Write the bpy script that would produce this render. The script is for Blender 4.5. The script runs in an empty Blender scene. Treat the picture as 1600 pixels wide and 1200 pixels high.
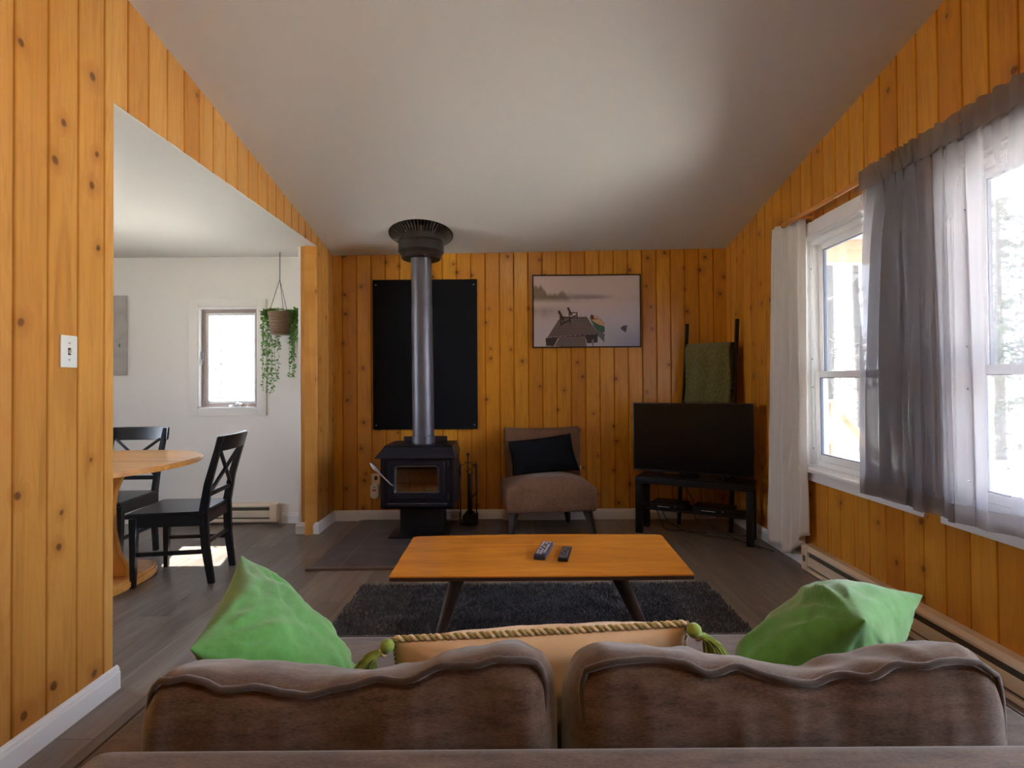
import bpy, bmesh, math, random
import numpy as np
from mathutils import Vector, Matrix, noise

random.seed(7)
rng = np.random.default_rng(7)
SC = bpy.context.scene
COL = SC.collection
PI = math.pi

# ------------------------------------------------------------------ camera
F, EYE = 838.0, 1.22
PITCH, ROLL = math.radians(.7), math.radians(.4)
cam = bpy.data.cameras.new('camera')
camo = bpy.data.objects.new('camera', cam)
COL.objects.link(camo)
SC.camera = camo
cam.sensor_fit = 'HORIZONTAL'
cam.sensor_width = 36
cam.lens = 36 * F / 1600
cam.shift_y = -(600 - (600 - F * math.tan(PITCH))) / 1600
cam.clip_start = .02
cam.clip_end = 400
camo.location = (0, 0, EYE)
camo.matrix_world = (Matrix.Translation((0, 0, EYE)) @ Matrix.Rotation(PI / 2 + PITCH, 4, 'X') @ Matrix.Rotation(-ROLL, 4, 'Z'))

# ------------------------------------------------------------------ world, sun, exposure
SC.view_settings.view_transform = 'Standard'
SC.view_settings.look = 'None'
SC.view_settings.gamma = 1
SC.view_settings.exposure = 2.45
SC.view_settings.use_curve_mapping = False
SC.cycles.use_denoising = True
SC.cycles.max_bounces = 12
SC.cycles.diffuse_bounces = 7
SC.cycles.glossy_bounces = 5
SC.cycles.transparent_max_bounces = 32
SC.cycles.sample_clamp_indirect = 6
SC.cycles.caustics_reflective = False
SC.cycles.caustics_refractive = False
W = bpy.data.worlds.new('world')
SC.world = W
W.use_nodes = True
wn = W.node_tree
wbg = wn.nodes['Background']
SKY = 4.2
wbg.inputs[1].default_value = SKY
tc = wn.nodes.new('ShaderNodeTexCoord')
sx = wn.nodes.new('ShaderNodeSeparateXYZ')
cr = wn.nodes.new('ShaderNodeValToRGB')
wn.links.new(tc.outputs['Generated'], sx.inputs[0])
wn.links.new(sx.outputs['Z'], cr.inputs[0])
wn.links.new(cr.outputs[0], wbg.inputs[0])
cr.color_ramp.elements[0].position = 0
cr.color_ramp.elements[0].color = (.86, .90, 1, 1)
cr.color_ramp.elements[1].position = .8
cr.color_ramp.elements[1].color = (.55, .70, 1, 1)
sun = bpy.data.lights.new('sun', 'SUN')
sun.energy = 30
sun.angle = math.radians(.6)
sun.color = (1, .95, .88)
suno = bpy.data.objects.new('sun', sun)
COL.objects.link(suno)
suno.rotation_euler = Vector((.185, -.655, -1)).to_track_quat('-Z', 'Y').to_euler()
suno.location = (-3, 10, 12)

# ------------------------------------------------------------------ room measures
XL, XR, YB, YR = -1.61, 1.945, 4.84, -1.6       # living room: left, right, back, rear
DXL, DY, DZ = -4.7, 4.78, 2.372                # dining room: left wall, back wall, ceiling
HEAD = 2.372


def zc(x, y):
    t = (x - XL) / (XR - XL)
    yy = max(y, -.3)
    return 2.392 + .045 * t + (.178 + .02 * t) * (YB - yy)


# ------------------------------------------------------------------ materials
def srgb(r, g, b):
    def c(v):
        v /= 255
        return v / 12.92 if v <= .04045 else ((v + .055) / 1.055) ** 2.4
    return (c(r), c(g), c(b), 1)


class NT:
    """small node-tree helper"""
    def __init__(s, name):
        s.m = bpy.data.materials.new(name)
        s.m.use_nodes = True
        s.t = s.m.node_tree
        s.b = s.t.nodes['Principled BSDF']
        s.out = s.t.nodes['Material Output']

    def n(s, typ, **kw):
        nd = s.t.nodes.new('ShaderNode' + typ)
        for k, v in kw.items():
            setattr(nd, k, v)
        return nd

    def l(s, a, b):
        s.t.links.new(a, b)

    def val(s, nd, i, v):
        if hasattr(v, 'is_output'):
            s.l(v, nd.inputs[i])
        else:
            nd.inputs[i].default_value = v

    def math(s, op, a, b=None, c=None, clamp=False):
        nd = s.n('Math', operation=op, use_clamp=clamp)
        s.val(nd, 0, a)
        if b is not None:
            s.val(nd, 1, b)
        if c is not None:
            s.val(nd, 2, c)
        return nd.outputs[0]

    def comb(s, x, y, z=0.):
        nd = s.n('CombineXYZ')
        for i, v in enumerate((x, y, z)):
            s.val(nd, i, v)
        return nd.outputs[0]

    def mix(s, f, a, b, mode='MIX'):
        nd = s.n('Mix', data_type='RGBA', blend_type=mode)
        s.val(nd, 0, f)
        s.val(nd, 6, a)
        s.val(nd, 7, b)
        return nd.outputs[2]

    def noise(s, vec, scale=5., detail=3., rough=.5, dist=0.):
        nd = s.n('TexNoise')
        s.l(vec, nd.inputs['Vector'])
        nd.inputs['Scale'].default_value = scale
        nd.inputs['Detail'].default_value = detail
        nd.inputs['Roughness'].default_value = rough
        nd.inputs['Distortion'].default_value = dist
        return nd.outputs['Fac']

    def ramp(s, f, stops):
        nd = s.n('ValToRGB')
        s.l(f, nd.inputs[0])
        e = nd.color_ramp.elements
        while len(e) < len(stops):
            e.new(.5)
        for k, (p, c) in enumerate(stops):
            e[k].position = p
            e[k].color = c if len(c) == 4 else (*c, 1)
        return nd.outputs[0]

    def step(s, f, a, b):
        nd = s.n('MapRange', clamp=True)
        s.l(f, nd.inputs[0])
        nd.inputs[1].default_value = a
        nd.inputs[2].default_value = b
        return nd.outputs[0]

    def bump(s, h, strength=.3, dist=.01):
        nd = s.n('Bump')
        nd.inputs['Strength'].default_value = strength
        nd.inputs['Distance'].default_value = dist
        s.l(h, nd.inputs['Height'])
        s.l(nd.outputs[0], s.b.inputs['Normal'])

    def obj(s):
        return s.n('TexCoord').outputs['Object']

    def sep(s, v):
        nd = s.n('SeparateXYZ')
        s.l(v, nd.inputs[0])
        return nd.outputs


def plain(name, col, rough=.6, metal=0., noise_amt=.12, scale=30., bump=.05, spec=.5, coat=0.):
    t = NT(name)
    o = t.obj()
    f = t.noise(o, scale, 4)
    dark = tuple(c * (1 - noise_amt) for c in col[:3]) + (1,)
    lite = tuple(min(1, c * (1 + noise_amt)) for c in col[:3]) + (1,)
    t.l(t.mix(f, dark, lite), t.b.inputs['Base Color'])
    t.b.inputs['Roughness'].default_value = rough
    t.b.inputs['Metallic'].default_value = metal
    t.b.inputs['Specular IOR Level'].default_value = spec
    t.b.inputs['Coat Weight'].default_value = coat
    if bump:
        t.bump(f, bump, .004)
    return t.m


def pine(name, pitch=.129, off=0., c1=(.50, .215, .030), c2=(.68, .34, .075), rough=.32, uvmode=True, knots=.50, red=(.40, .13, .015)):
    t = NT(name)
    uv = t.n('TexCoord').outputs['UV']
    x, y, _ = t.sep(uv)
    bid = t.math('FLOOR', t.math('DIVIDE', t.math('SUBTRACT', x, off), pitch))
    wn_ = t.n('TexWhiteNoise', noise_dimensions='1D')
    t.l(bid, wn_.inputs['W'])
    r1 = wn_.outputs['Value']
    rc = t.sep(wn_.outputs['Color'])
    gx = t.math('ADD', t.math('MULTIPLY', x, 16.), t.math('MULTIPLY', bid, 3.7))
    gy = t.math('ADD', t.math('MULTIPLY', y, 1.1), t.math('MULTIPLY', bid, 11.3))
    g1 = t.noise(t.comb(gx, gy), 1.0, 5, .6, 1.6)
    g2 = t.noise(t.comb(t.math('MULTIPLY', gx, 9.), t.math('MULTIPLY', gy, 2.)), 1.0, 3, .6)
    # knots
    vo = t.n('TexVoronoi', feature='F1', voronoi_dimensions='2D')
    t.l(t.comb(t.math('ADD', x, t.math('MULTIPLY', t.math('SINE', t.math('MULTIPLY', y, 37.)), .004)), t.math('MULTIPLY', y, .86)), vo.inputs['Vector'])
    vo.inputs['Scale'].default_value = 6.2
    vc = t.sep(vo.outputs['Color'])
    keep = t.math('GREATER_THAN', vc[0], 1 - knots)
    rad = t.math('MULTIPLY_ADD', vc[1], .050, .042)
    dn = t.math('DIVIDE', vo.outputs['Distance'], rad)
    core = t.math('MULTIPLY', t.step(dn, 1.25, .75), keep)
    halo = t.math('MULTIPLY', t.step(dn, 4.5, 1.), keep)
    ring = t.math('MULTIPLY', t.math('SINE', t.math('MULTIPLY', dn, 9.)), t.math('MULTIPLY', halo, .3))
    base = t.mix(t.math('MULTIPLY_ADD', r1, .75, .1, clamp=True), (*c1, 1), (*c2, 1))
    base = t.mix(t.math('MULTIPLY', rc[1], .5), base, (*red, 1))
    gr = t.ramp(g1, [(.26, (.62, .54, .40)), (.5, (1, 1, 1)), (.74, (1.0, .97, .90))])
    base = t.mix(.75, base, gr, 'MULTIPLY')
    bl3 = t.noise(t.comb(t.math('MULTIPLY_ADD', x, 5., t.math('MULTIPLY', bid, 5.3)), t.math('MULTIPLY_ADD', y, 1.6, t.math('MULTIPLY', bid, 2.9))), 1., 3, .5)
    base = t.mix(t.math('MULTIPLY', t.step(bl3, .48, .72), .45), base, (*red, 1))
    ca = t.noise(t.comb(t.math('MULTIPLY_ADD', x, 6., t.math('MULTIPLY', bid, 4.1)), t.math('MULTIPLY_ADD', y, .55, t.math('MULTIPLY', bid, 7.7))), 1., 2, .4)
    cw = t.math('SINE', t.math('MULTIPLY', t.math('ADD', ca, t.math('MULTIPLY', dn, t.math('MULTIPLY', halo, .03))), 120.))
    base = t.mix(t.math('MULTIPLY', t.step(cw, .1, 1.), .26), base, (*red, 1))
    fine = t.ramp(g2, [(.3, (.90, .86, .78)), (.6, (1, 1, 1))])
    base = t.mix(.6, base, fine, 'MULTIPLY')
    base = t.mix(t.math('MULTIPLY', halo, .45), base, (.33, .11, .015, 1))
    base = t.mix(t.math('ABSOLUTE', ring), base, (.28, .10, .015, 1))
    base = t.mix(t.math('MULTIPLY', core, .82), base, (.10, .030, .008, 1))
    # stain gathered in the joints
    fr = t.math('FRACT', t.math('DIVIDE', t.math('SUBTRACT', x, off), pitch))
    ed = t.math('MINIMUM', fr, t.math('SUBTRACT', 1., fr))
    joint = t.step(ed, .045, .012)
    base = t.mix(t.math('MULTIPLY', joint, .72), base, (.16, .05, .008, 1))
    t.l(base, t.b.inputs['Base Color'])
    wide = t.step(ed, .085, .05)
    t.l(t.math('MULTIPLY_ADD', wide, .5, rough), t.b.inputs['Roughness'])
    t.l(t.math('MULTIPLY_ADD', wide, -.45, .5), t.b.inputs['Specular IOR Level'])
    t.l(t.math('MULTIPLY_ADD', wide, -.22, .22), t.b.inputs['Coat Weight'])
    t.b.inputs['Coat Roughness'].default_value = .18
    t.bump(t.math('ADD', g1, t.math('MULTIPLY', core, -.5)), .10, .003)
    return t.m


def wood(name, c1, c2, axis=0, rough=.35, sc=1., coat=.2, streak=14.):
    """long grained wood in object space, grain along axis"""
    t = NT(name)
    s = t.sep(t.obj())
    m = [streak, streak, streak]
    m[axis] = 1.2
    v = t.comb(*(t.math('MULTIPLY', s[i], m[i] * sc) for i in range(3)))
    g = t.noise(v, 1., 6, .6, 1.2)
    v2 = t.comb(*(t.math('MULTIPLY', s[i], m[i] * sc * 6) for i in range(3)))
    g2 = t.noise(v2, 1., 3, .6)
    f = t.math('MULTIPLY_ADD', g2, .35, t.math('MULTIPLY', g, .75), clamp=True)
    c = t.ramp(f, [(.3, c1), (.75, c2)])
    t.l(c, t.b.inputs['Base Color'])
    t.b.inputs['Roughness'].default_value = rough
    t.b.inputs['Coat Weight'].default_value = coat
    t.b.inputs['Coat Roughness'].default_value = .2
    t.bump(g2, .06, .002)
    return t.m


def fabric(name, c1, c2, rough=.9, weave=900., streak=(1, 1, 1), sheen=.4, scale=9., bump=.25, amt=1.):
    t = NT(name)
    s = t.sep(t.obj())
    v = t.comb(*(t.math('MULTIPLY', s[i], streak[i]) for i in range(3)))
    a = t.noise(v, scale, 6, .65)
    b = t.noise(v, scale * 12, 3, .6)
    f = t.math('MULTIPLY_ADD', t.math('SUBTRACT', b, .5), .8, a, clamp=True)
    c = t.ramp(f, [(.28, c1), (.72, c2)])
    t.l(c, t.b.inputs['Base Color'])
    t.b.inputs['Roughness'].default_value = rough
    t.b.inputs['Specular IOR Level'].default_value = .2
    t.b.inputs['Sheen Weight'].default_value = sheen
    t.b.inputs['Sheen Roughness'].default_value = .5
    w = t.noise(t.obj(), weave, 1)
    t.bump(t.math('MULTIPLY_ADD', b, .6, w), bump, .0015)
    return t.m


def sheer(name, col, alpha, trans=.5):
    """woven see-through cloth: some light passes between the threads"""
    t = NT(name)
    tr = t.n('BsdfTransparent')
    df = t.n('BsdfDiffuse')
    tl = t.n('BsdfTranslucent')
    o = t.obj()
    s = t.sep(o)
    f = t.noise(t.comb(t.math('MULTIPLY', s[0], 60.), t.math('MULTIPLY', s[1], 60.), t.math('MULTIPLY', s[2], 2.)), 1., 3)
    c = t.mix(f, tuple(v * .85 for v in col[:3]) + (1,), col)
    t.l(c, df.inputs[0])
    t.l(c, tl.inputs[0])
    m1 = t.n('MixShader')
    m1.inputs[0].default_value = trans
    t.l(df.outputs[0], m1.inputs[1])
    t.l(tl.outputs[0], m1.inputs[2])
    m2 = t.n('MixShader')
    lw = t.n('LayerWeight')
    lw.inputs[0].default_value = .35
    fac = t.math('MULTIPLY_ADD', lw.outputs['Facing'], (1 - alpha) * .85, alpha, clamp=True)
    t.l(fac, m2.inputs[0])
    t.l(tr.outputs[0], m2.inputs[1])
    t.l(m1.outputs[0], m2.inputs[2])
    t.l(m2.outputs[0], t.out.inputs[0])
    return t.m


def glass_mat(name, tint=(.93, .95, .95, 1)):
    t = NT(name)
    tr = t.n('BsdfTransparent')
    tr.inputs[0].default_value = tint
    gl = t.n('BsdfGlossy')
    gl.inputs['Roughness'].default_value = .02
    fr = t.n('Fresnel')
    fr.inputs[0].default_value = 1.45
    mx = t.n('MixShader')
    t.l(t.math('MULTIPLY', fr.outputs[0], .8), mx.inputs[0])
    t.l(tr.outputs[0], mx.inputs[1])
    t.l(gl.outputs[0], mx.inputs[2])
    t.l(mx.outputs[0], t.out.inputs[0])
    return t.m


def floor_mat():
    t = NT('grey_brown_plank_floor')
    s = t.sep(t.obj())
    pw, pl = .182, 1.22
    row = t.math('FLOOR', t.math('DIVIDE', s[0], pw))
    wr = t.n('TexWhiteNoise', noise_dimensions='1D')
    t.l(row, wr.inputs['W'])
    yo = t.math('ADD', s[1], t.math('MULTIPLY', wr.outputs['Value'], pl))
    colm = t.math('FLOOR', t.math('DIVIDE', yo, pl))
    wp = t.n('TexWhiteNoise', noise_dimensions='2D')
    t.l(t.comb(row, colm), wp.inputs['Vector'])
    pid = wp.outputs['Value']
    v = t.comb(t.math('MULTIPLY_ADD', s[0], 15., t.math('MULTIPLY', pid, 40.)), t.math('MULTIPLY_ADD', s[1], 1.3, t.math('MULTIPLY', pid, 17.)))
    g = t.noise(v, 1., 7, .62, 1.5)
    v2 = t.comb(t.math('MULTIPLY', s[0], 110.), t.math('MULTIPLY', s[1], 5.))
    g2 = t.noise(v2, 1., 3)
    f = t.math('ADD', t.math('MULTIPLY', g, .8), t.math('ADD', t.math('MULTIPLY', g2, .15), t.math('MULTIPLY', pid, .22)), clamp=True)
    c = t.ramp(f, [(.3, (.072, .053, .042)), (.55, (.155, .122, .100)), (.85, (.27, .222, .188))])
    fx = t.math('FRACT', t.math('DIVIDE', s[0], pw))
    ex = t.math('MINIMUM', fx, t.math('SUBTRACT', 1., fx))
    fy = t.math('FRACT', t.math('DIVIDE', yo, pl))
    ey = t.math('MINIMUM', fy, t.math('SUBTRACT', 1., fy))
    j = t.math('MAXIMUM', t.step(ex, .012, .004), t.step(ey, .002, .0006))
    c = t.mix(t.math('MULTIPLY', j, .7), c, (.025, .02, .018, 1))
    t.l(c, t.b.inputs['Base Color'])
    t.l(t.math('MULTIPLY_ADD', g, .12, .24), t.b.inputs['Roughness'])
    t.b.inputs['Specular IOR Level'].default_value = .55
    t.bump(t.math('SUBTRACT', t.math('MULTIPLY', g2, .3), j), .12, .002)
    return t.m


def plaster(name, col):
    t = NT(name)
    o = t.obj()
    a = t.noise(o, 1.3, 3)
    b = t.noise(o, 90, 3)
    t.l(t.mix(t.math('MULTIPLY', a, .5), tuple(c * .94 for c in col[:3]) + (1,), col), t.b.inputs['Base Color'])
    t.b.inputs['Roughness'].default_value = .85
    t.b.inputs['Specular IOR Level'].default_value = .25
    t.bump(t.math('MULTIPLY_ADD', a, 2., b), .10, .003)
    return t.m


def tile_mat():
    t = NT('dark_slate_tile')
    s = t.sep(t.obj())
    o = t.obj()
    a = t.noise(o, 5, 6, .6, .6)
    c = t.ramp(a, [(.3, (.045, .038, .042)), (.7, (.11, .095, .105))])
    fx = t.math('FRACT', t.math('DIVIDE', t.math('ADD', s[0], 3.83), .445))
    ex = t.math('MINIMUM', fx, t.math('SUBTRACT', 1., fx))
    fy = t.math('FRACT', t.math('DIVIDE', t.math('SUBTRACT', s[1], 3.585), .445))
    ey = t.math('MINIMUM', fy, t.math('SUBTRACT', 1., fy))
    j = t.step(t.math('MINIMUM', ex, ey), .010, .005)
    c = t.mix(t.math('MULTIPLY', j, .7), c, (.22, .19, .18, 1))
    spk = t.step(t.noise(o, 60, 2), .78, .82)
    c = t.mix(t.math('MULTIPLY', spk, .3), c, (.4, .37, .38, 1))
    t.l(c, t.b.inputs['Base Color'])
    t.b.inputs['Roughness'].default_value = .38
    t.bump(t.math('SUBTRACT', a, j), .2, .003)
    return t.m


M = {}
M['pine_left_daylit'] = pine('varnished_knotty_pine_daylight_tint', knots=.33, off=2.118, c1=(.50, .23, .045), c2=(.68, .37, .11), red=(.42, .15, .02))  # same boards, tinted paler for the daylight falling on this wall
M['pine_side'] = pine('varnished_knotty_pine', knots=.40, off=2.165, c1=(.53, .205, .013), c2=(.70, .34, .038))
M['pine_back'] = pine('varnished_knotty_pine_back_wall', off=.02, c1=(.54, .215, .012), c2=(.74, .37, .040))
M['pine_col'] = pine('varnished_pine_column', off=-1.69, knots=.4)
M['ceiling'] = plaster('white_painted_ceiling', (.64, .62, .60, 1))
M['white_wall'] = plaster('white_painted_wall', (.74, .71, .68, 1))
M['floor'] = floor_mat()
M['trim'] = plain('white_gloss_trim_paint', (.74, .74, .76, 1), .35, noise_amt=.04, scale=8)
M['vinyl'] = plain('white_vinyl_frame', (.80, .81, .83, 1), .3, noise_amt=.03, scale=6)
M['gasket'] = plain('dark_blue_grey_gasket', (.05, .07, .12, 1), .5)
M['glass'] = glass_mat('window_glass')
M['stove'] = plain('matte_black_steel', (.018, .018, .028, 1), .38, .5, .2, 60, .10, spec=.4)
M['iron'] = plain('cast_iron', (.010, .010, .011, 1), .55, .4, .2, 90, .2)
M['pipe'] = plain('blued_steel_pipe', (.105, .10, .12, 1), .44, .65, .2, 7, .03)
M['flue'] = plain('black_brown_painted_steel', (.035, .030, .027, 1), .38, .6, .2, 12, .03)
M['board'] = plain('black_heat_shield', (.005, .005, .007, 1), .75, 0, .3, 120, .08, spec=.12)
M['tile'] = tile_mat()
M['chrome'] = plain('bright_chrome', (.75, .75, .78, 1), .2, 1, .05, 40, 0)
M['steel'] = plain('worn_steel', (.35, .34, .36, 1), .4, .9, .2, 80, .05)
M['brick'] = plain('ashy_firebrick', (.68, .50, .36, 1), .95, 0, .35, 25, .5)
M['ember_ash'] = plain('grey_ash', (.62, .52, .44, 1), 1, 0, .4, 60, .8)
M['black_wood'] = plain('black_lacquered_wood', (.007, .007, .009, 1), .30, 0, .2, 15, .02, spec=.35, coat=.1)
M['black_ash'] = plain('black_foil_board', (.006, .006, .008, 1), .45, 0, .2, 40, .02, spec=.25)
M['tv_body'] = plain('black_plastic', (.005, .005, .006, 1), .35, 0, .1, 40, .02, spec=.25)
M['tv_screen'] = plain('dark_tv_panel', (.002, .002, .003, 1), .20, 0, .05, 4, 0, spec=.3)
M['plastic_white'] = plain('off_white_plastic', (.72, .70, .66, 1), .4, 0, .03, 10, 0)
M['beige'] = plain('beige_enamel', (.66, .54, .40, 1), .4, 0, .05, 10, 0)
M['beige_dark'] = plain('heater_fins', (.10, .085, .065, 1), .6, .3, .2, 50, .1)
M['dark'] = plain('dark_recess', (.01, .01, .01, 1), .8)
M['table'] = wood('honey_walnut_veneer', (.34, .090, .008, 1), (.72, .29, .035, 1), 0, .30, coat=.3, streak=10.)
M['table_edge'] = plain('dark_stained_edge', (.05, .02, .012, 1), .4)
M['walnut'] = wood('dark_walnut_leg', (.018, .011, .009, 1), (.045, .026, .019, 1), 2, .35)
M['orange_pine'] = wood('golden_pine_table', (.40, .14, .018, 1), (.76, .38, .10, 1), 0, .3, coat=.3, streak=12.)
M['orange_pine_v'] = wood('golden_pine_panel', (.48, .16, .018, 1), (.70, .30, .055, 1), 2, .35, coat=.3, streak=9.)
M['rod'] = wood('varnished_rod_wood', (.50, .20, .04, 1), (.66, .30, .07, 1), 1, .25, coat=.4)
M['sofa'] = fabric('mottled_brown_tweed', (.054, .032, .021, 1), (.158, .102, .074, 1), streak=(.4, 1.6, 1.6), scale=30., sheen=.3)
M['sofa_pipe'] = fabric('dark_brown_piping', (.040, .027, .022, 1), (.066, .046, .038, 1), scale=60.)
M['chair_fab'] = fabric('brown_microfibre', (.125, .060, .034, 1), (.200, .102, .062, 1), scale=5., sheen=.15, bump=.08)
M['green'] = fabric('lime_green_cotton', (.075, .215, .045, 1), (.110, .330, .090, 1), scale=3., sheen=.35, bump=.10)
M['black_fab'] = fabric('black_velvet', (.001, .001, .002, 1), (.004, .004, .007, 1), scale=6., sheen=.0)
M['cream'] = fabric('cream_cotton', (.50, .34, .19, 1), (.66, .49, .31, 1), scale=6., sheen=.2, bump=.1)
M['rope'] = fabric('cream_rope', (.52, .42, .24, 1), (.70, .60, .40, 1), scale=20.)
M['rope_green'] = fabric('olive_rope', (.26, .22, .08, 1), (.38, .33, .15, 1), scale=20.)
M['tassel'] = fabric('green_tassel_yarn', (.12, .19, .022, 1), (.30, .40, .07, 1), scale=90.)
M['blanket'] = fabric('olive_chunky_knit', (.055, .048, .010, 1), (.180, .160, .050, 1), scale=70., sheen=.3, bump=1.)
M['curtain'] = sheer('white_lined_curtain', (.74, .71, .67, 1), .98, .22)
M['sheer'] = sheer('grey_voile', (.30, .28, .30, 1), .47, .5)
M['sheer2'] = sheer('grey_voile_doubled', (.25, .215, .205, 1), .72, .40)
M['basket'] = fabric('woven_seagrass', (.09, .045, .02, 1), (.26, .15, .08, 1), scale=60., bump=.8, streak=(1, 1, 3))
M['leaf'] = plain('bright_green_leaf', (.10, .26, .035, 1), .45, 0, .5, 9, 0)
M['cord'] = plain('black_cord', (.012, .012, .012, 1), .7)
M['canvas'] = plain('grey_canvas_print', (.36, .33, .31, 1), .85, 0, .35, 7, .1)
M['canvas_dark'] = plain('charcoal_print', (.06, .06, .06, 1), .85)
M['rug'] = fabric('charcoal_shag', (.034, .032, .038, 1), (.115, .108, .120, 1), scale=14., sheen=.3, bump=.3)
M['blue_plastic'] = plain('dark_blue_grey_plastic', (.025, .032, .065, 1), .35, 0, .1, 40, 0)
M['key'] = plain('pale_rubber_key', (.60, .62, .68, 1), .5, 0, .1, 40, 0)
M['key_dim'] = plain('grey_rubber_key', (.18, .18, .24, 1), .5, 0, .1, 40, 0)
M['red'] = plain('red_plastic', (.55, .05, .03, 1), .4)
M['deckwood'] = wood('weathered_cedar', (.24, .17, .12, 1), (.42, .31, .23, 1), 0, .8, coat=0)
M['soffit'] = plain('white_soffit', (.78, .78, .76, 1), .6, noise_amt=.03)
M['ground'] = plain('pale_dry_ground', (.50, .48, .42, 1), .95, 0, .35, .9, .3)
M['bark'] = plain('pale_grey_bark', (.10, .09, .085, 1), .9, 0, .4, 9, .3)
M['spruce'] = plain('spruce_needles', (.045, .080, .035, 1), .8, 0, .5, 4, 0)


# ------------------------------------------------------------------ mesh helpers
def mesh_obj(name, me, m, parent=None, smooth=False, sharp=None):
    o = bpy.data.objects.new(name, me)
    COL.objects.link(o)
    if m is not None:
        me.materials.append(M[m] if isinstance(m, str) else m)
    if smooth:
        me.polygons.foreach_set('use_smooth', [True] * len(me.polygons))
        if sharp is not None:
            me.set_sharp_from_angle(angle=math.radians(sharp))
    if parent is not None:
        o.parent = parent
    return o


def obj(name, bm, m, parent=None, smooth=False, sharp=None):
    me = bpy.data.meshes.new(name)
    bm.normal_update()
    bm.to_mesh(me)
    bm.free()
    return mesh_obj(name, me, m, parent, smooth, sharp)


def rot(rx=0, ry=0, rz=0):
    return Matrix.Rotation(rz, 4, 'Z') @ Matrix.Rotation(ry, 4, 'Y') @ Matrix.Rotation(rx, 4, 'X')


def box(bm, lo, hi, bev=0., mat=None, seg=2):
    b = bmesh.new()
    bmesh.ops.create_cube(b, size=1)
    c = [(lo[i] + hi[i]) / 2 for i in range(3)]
    d = [hi[i] - lo[i] for i in range(3)]
    for v in b.verts:
        v.co = Vector((c[0] + v.co.x * d[0], c[1] + v.co.y * d[1], c[2] + v.co.z * d[2]))
    if bev:
        bmesh.ops.bevel(b, geom=list(b.edges), offset=min(bev, min(d) * .45), segments=seg, profile=.6, affect='EDGES')
    merge(bm, b, mat)


def merge(bm, b, mat=None):
    if mat is not None:
        bmesh.ops.transform(b, matrix=mat, verts=b.verts)
    me = bpy.data.meshes.new('tmp')
    b.to_mesh(me)
    b.free()
    bm.from_mesh(me)
    bpy.data.meshes.remove(me)


def tube(bm, pts, r, n=10, cap=True, flat=None):
    """tube along points; r a number or a list"""
    pts = [Vector(p) for p in pts]
    rs = r if isinstance(r, (list, tuple)) else [r] * len(pts)
    rings = []
    up = Vector((0, 0, 1))
    last = None
    for i, p in enumerate(pts):
        a = pts[max(i - 1, 0)]
        b = pts[min(i + 1, len(pts) - 1)]
        d = (b - a).normalized()
        if last is None:
            s = d.cross(up)
            if s.length < 1e-3:
                s = d.cross(Vector((0, 1, 0)))
            s.normalize()
        else:
            s = (last - d * last.dot(d)).normalized()
        last = s
        t = s.cross(d)
        rings.append([bm.verts.new(p + (s * math.cos(2 * PI * k / n) + t * math.sin(2 * PI * k / n)) * rs[i]) for k in range(n)])
    for i in range(len(rings) - 1):
        for k in range(n):
            bm.faces.new((rings[i][k], rings[i][(k + 1) % n], rings[i + 1][(k + 1) % n], rings[i + 1][k]))
    if cap:
        bm.faces.new(rings[0][::-1])
        bm.faces.new(rings[-1])


def lathe(bm, prof, c=(0, 0, 0), n=40, cap=False):
    rings = [[bm.verts.new((c[0] + r * math.cos(2 * PI * k / n), c[1] + r * math.sin(2 * PI * k / n), c[2] + z)) for k in range(n)] for r, z in prof]
    for i in range(len(rings) - 1):
        for k in range(n):
            bm.faces.new((rings[i][k], rings[i][(k + 1) % n], rings[i + 1][(k + 1) % n], rings[i + 1][k]))
    if cap:
        bm.faces.new(rings[0][::-1])
        bm.faces.new(rings[-1])


def prism(bm, poly, z0, z1, bev=0., mat=None):
    b = bmesh.new()
    lo = [b.verts.new((x, y, z0)) for x, y in poly]
    hi = [b.verts.new((x, y, z1)) for x, y in poly]
    n = len(poly)
    b.faces.new(lo[::-1])
    b.faces.new(hi)
    for k in range(n):
        b.faces.new((lo[k], lo[(k + 1) % n], hi[(k + 1) % n], hi[k]))
    bmesh.ops.recalc_face_normals(b, faces=b.faces)
    if bev:
        es = [e for e in b.edges if abs((e.verts[0].co - e.verts[1].co).z) < 1e-6]
        bmesh.ops.bevel(b, geom=es, offset=bev, segments=2, affect='EDGES')
    merge(bm, b, mat)


def one(name, fn, m, parent=None, smooth=False, sharp=None):
    bm = bmesh.new()
    fn(bm)
    return obj(name, bm, m, parent, smooth, sharp)


def bx(name, lo, hi, m, parent=None, bev=0., mat=None, smooth=False):
    bm = bmesh.new()
    box(bm, lo, hi, bev, mat)
    return obj(name, bm, m, parent, smooth or bev > 0, 40)


def tb(name, pts, r, m, parent=None, n=10):
    bm = bmesh.new()
    tube(bm, pts, r, n)
    return obj(name, bm, m, parent, True, 50)


def thing(name, label, cat, loc=(0, 0, 0), rz=0., group=None):
    o = bpy.data.objects.new(name, None)
    COL.objects.link(o)
    o.location = loc
    o.rotation_euler = (0, 0, rz)
    o['label'] = label
    o['category'] = cat
    if group:
        o['group'] = group
    return o


def tag(o, label, cat, group=None):
    o['label'] = label
    o['category'] = cat
    if group:
        o['group'] = group
    return o


def struct(o):
    o['kind'] = 'structure'
    return o


def copy_tree(o, parent=None):
    c = o.copy()
    COL.objects.link(c)
    c.parent = parent
    for ch in [k for k in bpy.data.objects if k.parent == o]:
        copy_tree(ch, c)
    return c


def cosin(xs, ys, x):
    if x <= xs[0]:
        return ys[0]
    for i in range(len(xs) - 1):
        if x <= xs[i + 1]:
            t = (x - xs[i]) / (xs[i + 1] - xs[i])
            t = t * t * (3 - 2 * t)
            return ys[i] * (1 - t) + ys[i + 1] * t
    return ys[-1]


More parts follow.
